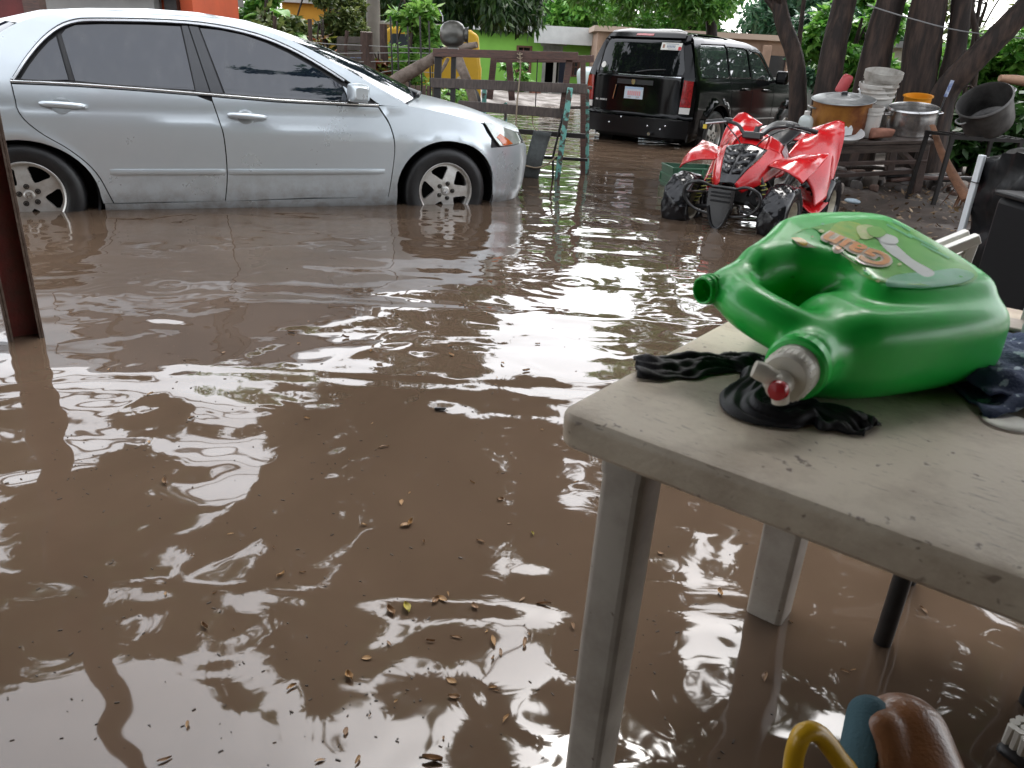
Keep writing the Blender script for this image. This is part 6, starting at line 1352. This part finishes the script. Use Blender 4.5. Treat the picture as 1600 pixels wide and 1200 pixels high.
    for k in range(28):
        a = 2 * PI * k / 28; p = s0 + sdv * .031 + (A * math.cos(a) + B * math.sin(a)) * .0297
        MB().bar(p - sdv * .008, p + sdv * .008, .0016, .0016).build('cap_ridge', WH, cap)
    t0 = s0 + sdv * .046
    tap = MB().lathe([(.0145, -.002), (.0145, .018), (.0125, .022), (0, .023)], 26, c=t0 + Vector((0, 0, -.004)), rot=RS).build('tap', WH, T)
    MB().lathe([(.0115, 0), (.0122, .004), (.0105, .010), (0, .0115)], 24, c=t0 + sdv * .021 + Vector((.004, -.002, -.004)), rot=RS).build('red_button', mat('red_push_button', (.42, .012, .02), .25, coat=.4), tap)
    w1 = t0 + sdv * .010; MB().tube([w1, w1 + Vector((-.020, .014, .010)), w1 + Vector((-.026, .018, .012))], [.0095, .011, .0095], 14).build('tap_wing', WH, tap)
    MB().tube([w1, w1 + Vector((.004, -.003, -.024))], [.011, .010], 14).build('tap_spout', WH, tap)
    # label on the broad face
    from mathutils.bvhtree import BVHTree
    bme = body.data; bvh = BVHTree.FromPolygons([v.co.copy() for v in bme.vertices], [tuple(p.vertices) for p in bme.polygons])
    def hm(u, v):
        h_ = bvh.ray_cast(Vector((u, v, 1.0)), Vector((0, 0, -1)))
        return (u, v, (h_[0].z if h_[0] is not None else .05) + .0012)
    ca, sa = math.cos(ang), math.sin(ang)
    def onlab(px, py):
        d = ray(px, py); P = Vector((0, 0, CAM_H)); t = .8
        for _ in range(60):
            q = P + d * t - ou; u, v = q.x * ca + q.y * sa, -q.x * sa + q.y * ca
            e = q.z / 1.05 - hm(u, v)[2]; t += e * .8
        for _ in range(60):
            if float(samp(D2, np.array([u]), np.array([v]))[0]) < -.012: break
            u += (.20 - u) * .06; v += (.16 - v) * .06
        return u, v
    def lp(name, pts, m, off, sm=True, res=.02):
        p = [onlab(*q) for q in pts]; p = cr(p, 4, True) if sm else p
        return panel(name, p, hm, m, labo if labo else T, off=off, res=res, flange=0)
    labo = None
    LG = mat('label_green_film', (.22, .55, .13), .25, col2=(.05, .46, .06), vscale=9, lo=.3, hi=.7, det=3)
    labo = lp('label', [(1230, 372), (1262, 357), (1310, 347), (1360, 342), (1410, 352), (1460, 376), (1500, 402), (1528, 430), (1500, 446), (1440, 455), (1370, 452), (1310, 437), (1262, 408)], LG, .0)
    lp('label_sheen', [(1400, 430), (1450, 425), (1495, 420), (1522, 430), (1500, 443), (1440, 451), (1385, 448)], mat('label_mint', (.22, .52, .36), .3, col2=(.05, .42, .14), vscale=12), .0006)
    lp('label_swoosh', [(1237, 373), (1252, 374), (1275, 387), (1300, 410), (1335, 432), (1300, 422), (1262, 402), (1242, 388)], mat('label_cream', (.72, .70, .48), .3, col2=(.60, .66, .60), vscale=45), .0006)
    lp('label_swoosh_edge', [(1236, 373), (1250, 372.5), (1262, 381), (1246, 388)], mat('label_gold', (.66, .46, .06), .3), .0012)
    lp('label_splash', [(1296, 361), (1312, 347), (1340, 349), (1352, 360), (1342, 374), (1322, 377), (1303, 371)], mat('label_lime', (.40, .52, .04), .3, col2=(.12, .45, .03), vscale=40), .0006)
    lp('label_flower', [(1338, 356), (1356, 352), (1372, 360), (1364, 372), (1346, 374)], mat('label_pale', (.62, .62, .38), .3, col2=(.35, .52, .12), vscale=60), .0012)
    lp('label_leaf', [(1354, 358), (1372, 356), (1384, 366), (1372, 373), (1358, 368)], mat('label_leaf_green', (.16, .45, .05), .3), .0018)
    lp('label_ribbon', [(1372, 374), (1392, 377), (1425, 405), (1458, 424), (1455, 432), (1440, 431), (1410, 410), (1385, 392)], mat('label_white', (.66, .70, .68), .3, var=.1, vscale=30), .0006)
    lp('label_cloud', [(1366, 370), (1382, 366), (1400, 372), (1402, 381), (1384, 382)], MATS['label_white'], .0012)
    for k, (a, b, c) in enumerate(((1283, 362, 5), (1296, 368, 5), (1269, 371, 2.5), (1372, 440, 4), (1405, 414, 4), (1390, 408, 3), (1352, 424, 3), (1285, 351, 3))):
        lp('label_drop', [(a - c, b), (a, b - c * .55), (a + c, b), (a, b + c * .55)], MATS['label_pale'] if k < 6 else MATS['label_mint'], .0012, res=.01)
    for k, (a, b, l) in enumerate(((1386, 350, 40), (1420, 365, 46), (1440, 380, 44), (1395, 345, 28))):
        lp('label_line', [(a, b), (a + l, b + l * .52), (a + l - 2, b + l * .52 + 2.2), (a - 2, b + 2)], mat('label_fine_print', (.10, .50, .20), .3), .0006, sm=False)
    # lettering, turned towards the far side of the table
    g0 = Vector((*onlab(1370, 405), 0)); n1 = Vector((*onlab(1304, 378), 0)); xd = (n1 - g0); wid = xd.length; xd.normalize(); yd = Vector((-xd.y, xd.x, 0)); mid = (g0 + n1) / 2
    for nm, m, off, o2 in (('lettering_outline', mat('lettering_white', (.74, .70, .60), .3), .0018, .0048), ('lettering', mat('lettering_orange', (.80, .30, .06), .3, col2=(.74, .42, .20), vscale=40), .0030, .0014)):
        cu = bpy.data.curves.new('t', 'FONT'); cu.body = 'Gain'; cu.size = 1.0; cu.align_x = 'CENTER'; cu.align_y = 'CENTER'; cu.resolution_u = 5
        ob = bpy.data.objects.new('t', cu); COL.objects.link(ob); bpy.context.view_layer.update(); sc = wid * 1.5 / ob.dimensions.x; cu.offset = o2 / sc
        me = bpy.data.meshes.new_from_object(ob.evaluated_get(bpy.context.evaluated_depsgraph_get())); bpy.data.objects.remove(ob); bpy.data.curves.remove(cu)
        bm = bmesh.new(); bm.from_mesh(me); bmesh.ops.triangulate(bm, faces=bm.faces)
        for _ in range(2): bmesh.ops.subdivide_edges(bm, edges=[e for e in bm.edges if e.calc_length() * sc > .012], cuts=1)
        for v in bm.verts:
            q = mid + xd * (v.co.x * sc) + yd * (v.co.y * sc * 1.45); h_ = hm(q.x, q.y); v.co = Vector((h_[0], h_[1], h_[2] + off))
        bm.to_mesh(me); bm.free(); me.name = nm; link(nm, me, m, labo)
jug()

def noise3(X, Y, Z, s=1.0):
    return (np.sin(X * 61 * s + 1.3 * np.sin(Y * 47 * s)) + np.sin(Y * 53 * s + 1.7 * np.sin(X * 39 * s + 2)) + np.sin((X + Y) * 90 * s + 3 * np.sin(X * 23 * s)) * .6 + np.sin((X - Y) * 140 * s + 2 * np.sin(Y * 31 * s)) * .35) / 3
def black_cloth():
    M = mat('black_stretch_fabric', (.006, .006, .009), .55, spec=.35, bump=.10, bscale=420)
    ctr = [(992, 576, .036), (1022, 578, .043), (1060, 578, .036), (1100, 576, .027), (1140, 572, .028), (1180, 576, .034), (1205, 592, .036), (1190, 612, .034), (1172, 632, .036), (1190, 650, .040), (1228, 650, .032), (1262, 648, .034), (1300, 656, .040), (1340, 668, .034), (1362, 676, .020)]
    path = cr([(*atz(a, b, TZ)[:2], w) for a, b, w in ctr], 9); G_ = []; n = len(path)
    for i, (x, y, w) in enumerate(path):
        a, b = path[max(0, i - 2)], path[min(n - 1, i + 2)]; d = np.array((b[0] - a[0], b[1] - a[1])); d /= np.linalg.norm(d); nn = np.array((-d[1], d[0])); s_ = i / n; row = []
        lift = .010 * math.exp(-((s_ - .48) / .07) ** 2) + .004 * math.sin(s_ * 23) ** 2
        for j in range(41):
            t = j / 40 * 2 - 1; tt = t + .10 * math.sin(s_ * 31 + t * 3)
            f1 = (.5 + .5 * math.sin(tt * 5.2 + 2.2 * math.sin(s_ * 9) + s_ * 6)) ** 1.6; f2 = abs(math.sin(tt * 9.5 + s_ * 17 + 1.5 * math.sin(s_ * 21))); f3 = math.sin(s_ * 90 + tt * 7 + 3 * math.sin(tt * 4 + s_ * 13))
            edge = (1 - t ** 8)
            z = .0022 + edge * (.010 * f1 + .0045 * (1 - f2) + .0016 * f3 + lift)
            wv = w * (1 + .10 * math.sin(s_ * 47) + .06 * math.sin(s_ * 83 + 1))
            row.append((x + nn[0] * t * wv, y + nn[1] * t * wv, TZ + z))
        G_.append(row)
    o = MB().grid(G_).build('black_cloth', M, None, sharp=180, label='crumpled black stretchy cloth lying under the spigot of the green jug', cat='cloth'); md = o.modifiers.new('solid', 'SOLIDIFY'); md.thickness = .0015; md.offset = 1
black_cloth()
def blue_cloth():
    M = mat('blue_patterned_fabric', (.030, .048, .115), .8, bump=.3, bscale=260, col2=(.05, .075, .16), vscale=20, spots=((.34, .42, .52), 62, .60))
    c = atz(1600, 590, TZ); G_ = []
    T = thing('folded_shorts', 'crumpled dark blue patterned shorts beside the base of the green jug', 'shorts', (c.x, c.y, TZ), math.radians(8))
    for layer, (z0, sx, sy, ph) in enumerate(((.004, .155, .135, 0), (.020, .145, .120, 1.9))):
        G_ = []
        for i in range(37):
            row = []
            for j in range(29):
                u, v = i / 36 * 2 - 1, j / 28 * 2 - 1; r = max(abs(u), abs(v))
                z = z0 + .010 * math.sin(u * 7 + ph + 2 * math.sin(v * 3)) * (1 - .5 * r) + .007 * math.sin(v * 9 + ph * 2 + u * 4) + .012 * (1 - r ** 3) + .004 * math.sin(u * 19 + v * 13)
                row.append((u * sx * (1 + .06 * math.sin(v * 5 + ph)), v * sy * (1 + .08 * math.sin(u * 4 + ph)), max(.0025 + .016 * layer, z)))
            G_.append(row)
        o = MB().grid(G_).build('fabric_layer', M, T, sharp=180); md = o.modifiers.new('solid', 'SOLIDIFY'); md.thickness = .003; md.offset = 1
blue_cloth()
def sandal():
    c = atz(1606, 512, TZ + .03)
    T = thing('sandal', 'worn sandal with white upper and brown sole behind the blue shorts', 'sandal', (c.x + .055, c.y + .02, TZ), math.radians(-30))
    out = cr([(-.13, -.03), (-.12, .03), (-.05, .036), (.05, .046), (.12, .035), (.135, 0), (.12, -.038), (.05, -.046), (-.05, -.036)], 5, True)
    MB().prism(out, .001, .016).build('sole', mat('brown_sole', (.15, .095, .075), .6, var=.4, vscale=30), T, bevel=.004)
    MB().prism([(x * .96, y * .94) for x, y in out], .0165, .023).build('footbed', mat('pale_footbed', (.42, .36, .32), .6, var=.3, vscale=25), T, bevel=.002)
    for x0, w in ((.05, .05), (-.03, .03)):
        MB().grid([[(x0 + w * t, .043 * math.cos(a), .018 + .040 * math.sin(a)) for a in np.linspace(0, PI, 15)] for t in (-.5, 0, .5)]).build('strap', mat('white_strap', (.58, .60, .62), .45, var=.3, vscale=40), T, solid=.004)
sandal()

# ---------------------------------------------------------------- under and beside the table
def chair_leg():
    b = atz(1378, 1003, 0); T = thing('metal_stool', 'black tubular metal stool standing under the plastic table', 'stool', (b.x, b.y, -.05), math.radians(-35))
    M = mat('black_painted_tube', (.018, .018, .019), .4, var=.4, vscale=30)
    for x, y in ((0, 0), (.26, 0), (.26, .26), (0, .26)):
        l = MB().tube([(x, y, 0), (x + (.13 - x) * .03, y + (.13 - y) * .03, .43)], .0175, 12).build('leg', M, T)
        MB().lathe([(0, -.002), (.0205, -.002), (.0205, .03), (.0175, .034)], 14, c=(x, y, .002)).build('rubber_foot', BLACK_RUBBER, l)
    MB().lathe([(0, .012), (.15, .012), (.16, .004), (.16, -.012), (.15, -.02), (0, -.02)], 36, c=(.13, .13, .45)).build('seat', M, T)
chair_leg()
def padded_glove():
    c = atz(1440, 1215, .06); base = Vector((c.x, c.y, -.05))
    T = thing('leather_glove', 'shiny tan padded leather glove with teal cuff on the wet floor under the table', 'glove', base, math.radians(18))
    M = mat('tan_leather', (.23, .098, .04), .33, var=.45, vscale=7, bump=.15, bscale=160, coat=.25)
    def f(X, Y, Z):
        d = sd_capsule(X, Y, Z, (.0, -.06, .05), (.035, .075, .105), .072, .070)
        d1 = sd_capsule(X, Y, Z, (-.055, -.05, .06), (-.020, .070, .130), .040, .043)
        d2 = sd_capsule(X, Y, Z, (-.085, -.07, .03), (-.060, .030, .085), .030, .034)
        d = smin(d, d1, .006); d = smin(d, d2, .006)
        return np.maximum(d + .0012 * noise3(X, Y, Z, .6), -Z + .0)
    nets_object('padding', f, (-.15, -.17, -.006), (.14, .18, .21), .0065, M, T, 2)
    cu = mat('teal_cloth', (.035, .085, .105), .85, bump=.3, bscale=200)
    def f2(X, Y, Z):
        d = sd_capsule(X, Y, Z, (-.082, .036, .095), (-.022, .100, .138), .038, .036); d = np.maximum(d, -sd_capsule(X, Y, Z, (-.06, .0, .08), (.005, .07, .125), .045, .045))
        return np.maximum(d, -Z)
    nets_object('cuff', f2, (-.13, -.05, -.006), (.09, .17, .22), .006, cu, T, 1)
padded_glove()
def tricycle():
    M = mat('yellow_painted_tube', (.62, .36, .012), .32, var=.15, vscale=12, coat=.3)
    p = [atz(1238, 1215, .10), atz(1247, 1160, .16), atz(1262, 1143, .175), atz(1283, 1150, .165), atz(1310, 1185, .13), atz(1335, 1225, .085)]
    cx, cy = p[2].x, p[2].y
    T = thing('toy_push_cart', 'bent yellow metal tube handle of a toy cart beside the tan glove', 'toy cart', (cx, cy, -.05))
    L = [Vector((q.x - cx, q.y - cy, q.z + .05)) for q in p]
    MB().tube(cr([(L[0].x + .012, L[0].y - .05, .02)] + L + [(L[-1].x + .04, L[-1].y - .05, .02)], 6), .0145, 14).build('handle_tube', M, T)
    MB().box((.02, -.13, .02), (.16, .18, .03)).build('deck', M, T, bevel=.008)
    for sx in (-1, 1): MB().lathe([(0, .012), (.03, .012), (.034, .008), (.034, -.008), (.03, -.012), (0, -.012)], 20, c=(.02 + sx * .095, -.18, .034), rot=rotm(0, PI / 2, 0)).build('wheel', DARK_PLASTIC, T)
tricycle()
def brush():
    c = atz(1596, 1140, .02); T = thing('scrubbing_brush', 'scrubbing brush with black back and white bristles at the water edge under the table', 'brush', (c.x + .03, c.y - .01, -.05), math.radians(-62))
    MB().box((0, 0, .05), (.055, .17, .03)).build('brush_back', DARK_PLASTIC, T, bevel=.01)
    W = mat('white_bristle', (.62, .60, .54), .7)
    for i in range(4):
        for j in range(9):
            x, y = -.02 + i * .0133, -.07 + j * .0175
            MB().tube([(x, y, .064), (x + random.uniform(-.004, .004), y + random.uniform(-.004, .004), .102)], [.006, .0085], 7).build('bristle_tuft', W, T)
brush()

# ================================================================ things floating on the water
def floating():
    cols = [mat('dead_leaf_ochre', (.38, .22, .09), .5, var=.4, vscale=60), mat('dead_leaf_brown', (.27, .155, .075), .5, var=.4, vscale=60), mat('fallen_leaf_yellow', (.36, .30, .05), .45, var=.3, vscale=60)]; names = ('ochre', 'brown', 'yellow')
    shapes = []
    for k in range(4):
        G_ = []; w = (.36, .45, .30, .5)[k]
        for i in range(7):
            t = i / 6; ww = w * math.sin(PI * min(1, t * .96 + .03)) ** .8 * .5
            G_.append([(t - .5, s * ww + .04 * math.sin(t * 5 + k), .05 + .10 * abs(s) * (1 + .3 * k) + .05 * math.sin(t * 4 + k)) for s in (-1, -.5, 0, .5, 1)])
        for ci in range(3): 
            me = MB().grid(G_).mesh('floating_leaf', sharp=180); me.materials.append(cols[ci]); shapes.append((me, ci))
    spots = [(610, 957), (635, 952), (673, 1003), (713, 997), (770, 1003), (820, 1007), (770, 1030), (706, 1065), (775, 1080), (790, 1125), (540, 1145), (850, 945), (500, 1190), (675, 1190), (770, 1075), (440, 900), (235, 617), (360, 835), (258, 755), (480, 655), (635, 822), (620, 493), (695, 478), (720, 476), (540, 528), (580, 550), (705, 556), (822, 580), (840, 538), (760, 490), (640, 820), (1032, 866), (1125, 928), (1443, 955), (1333, 1048), (1235, 973), (1195, 1060), (900, 755), (832, 836), (690, 937), (700, 930), (455, 1075), (1320, 1050), (600, 700), (545, 720), (300, 655), (170, 578), (455, 520)]
    for i in range(48): spots.append((random.uniform(150, 900), random.uniform(430, 1190)))
    for i, (px, py) in enumerate(spots):
        p = atz(px, py, 0); s = random.uniform(.011, .034) * (1.0 if i < 48 else .7); ci = random.choices((0, 1, 2), (5, 6, .6))[0]; me, ci = shapes[random.randrange(4) * 3 + ci]
        o = link('floating_leaf', me, None, None, names[ci] + ' dead leaf floating on the brown flood water', 'leaf', 'floating ' + names[ci] + ' leaves'); o.location = (p.x, p.y, .0015); o.scale = (s, s * random.uniform(.6, 1.3), s * random.uniform(.5, 1.6)); o.rotation_euler = (random.uniform(-.25, .25), random.uniform(-.15, .15), random.uniform(0, 6.28))
    # specks: twig bits and crumbs nobody could count
    b = MB(); 
    for i in range(520):
        px, py = random.uniform(0, 1250), 380 + 820 * random.random() ** .9
        if i % 3 == 0: cx, cy = random.choice(((150, 740), (520, 720), (330, 600), (560, 1080), (740, 620), (960, 1010), (90, 720))); px, py = random.gauss(cx, 60), random.gauss(cy, 35)
        p = atz(px, max(360, min(1220, py)), 0); s = random.uniform(.0009, .0026); a = random.uniform(0, 3.14); l = s * random.uniform(1, 4.5)
        b.box((p.x, p.y, .001), (l, s, s * .7), rotm(0, 0, a))
    b.build('floating_debris', mat('twig_crumbs', (.055, .035, .022), .6, var=.5, vscale=30), None, smooth=False, label='crumbs of twig and soil drifting on the flood water', cat='debris', kind='stuff')
    for px, py, s in ((688, 641, .016),):
        p = atz(px, py, 0); o = MB().box((0, 0, .006), (s * 1.9, s, s * .5), jit=s * .3).build('floating_bark', mat('black_bark_bit', (.02, .018, .02), .3, var=.3, vscale=40), None, bevel=s * .2, label='dark chip of bark floating on the flood water', cat='bark', group='floating bark chips'); o.location = (p.x, p.y, 0)
floating()
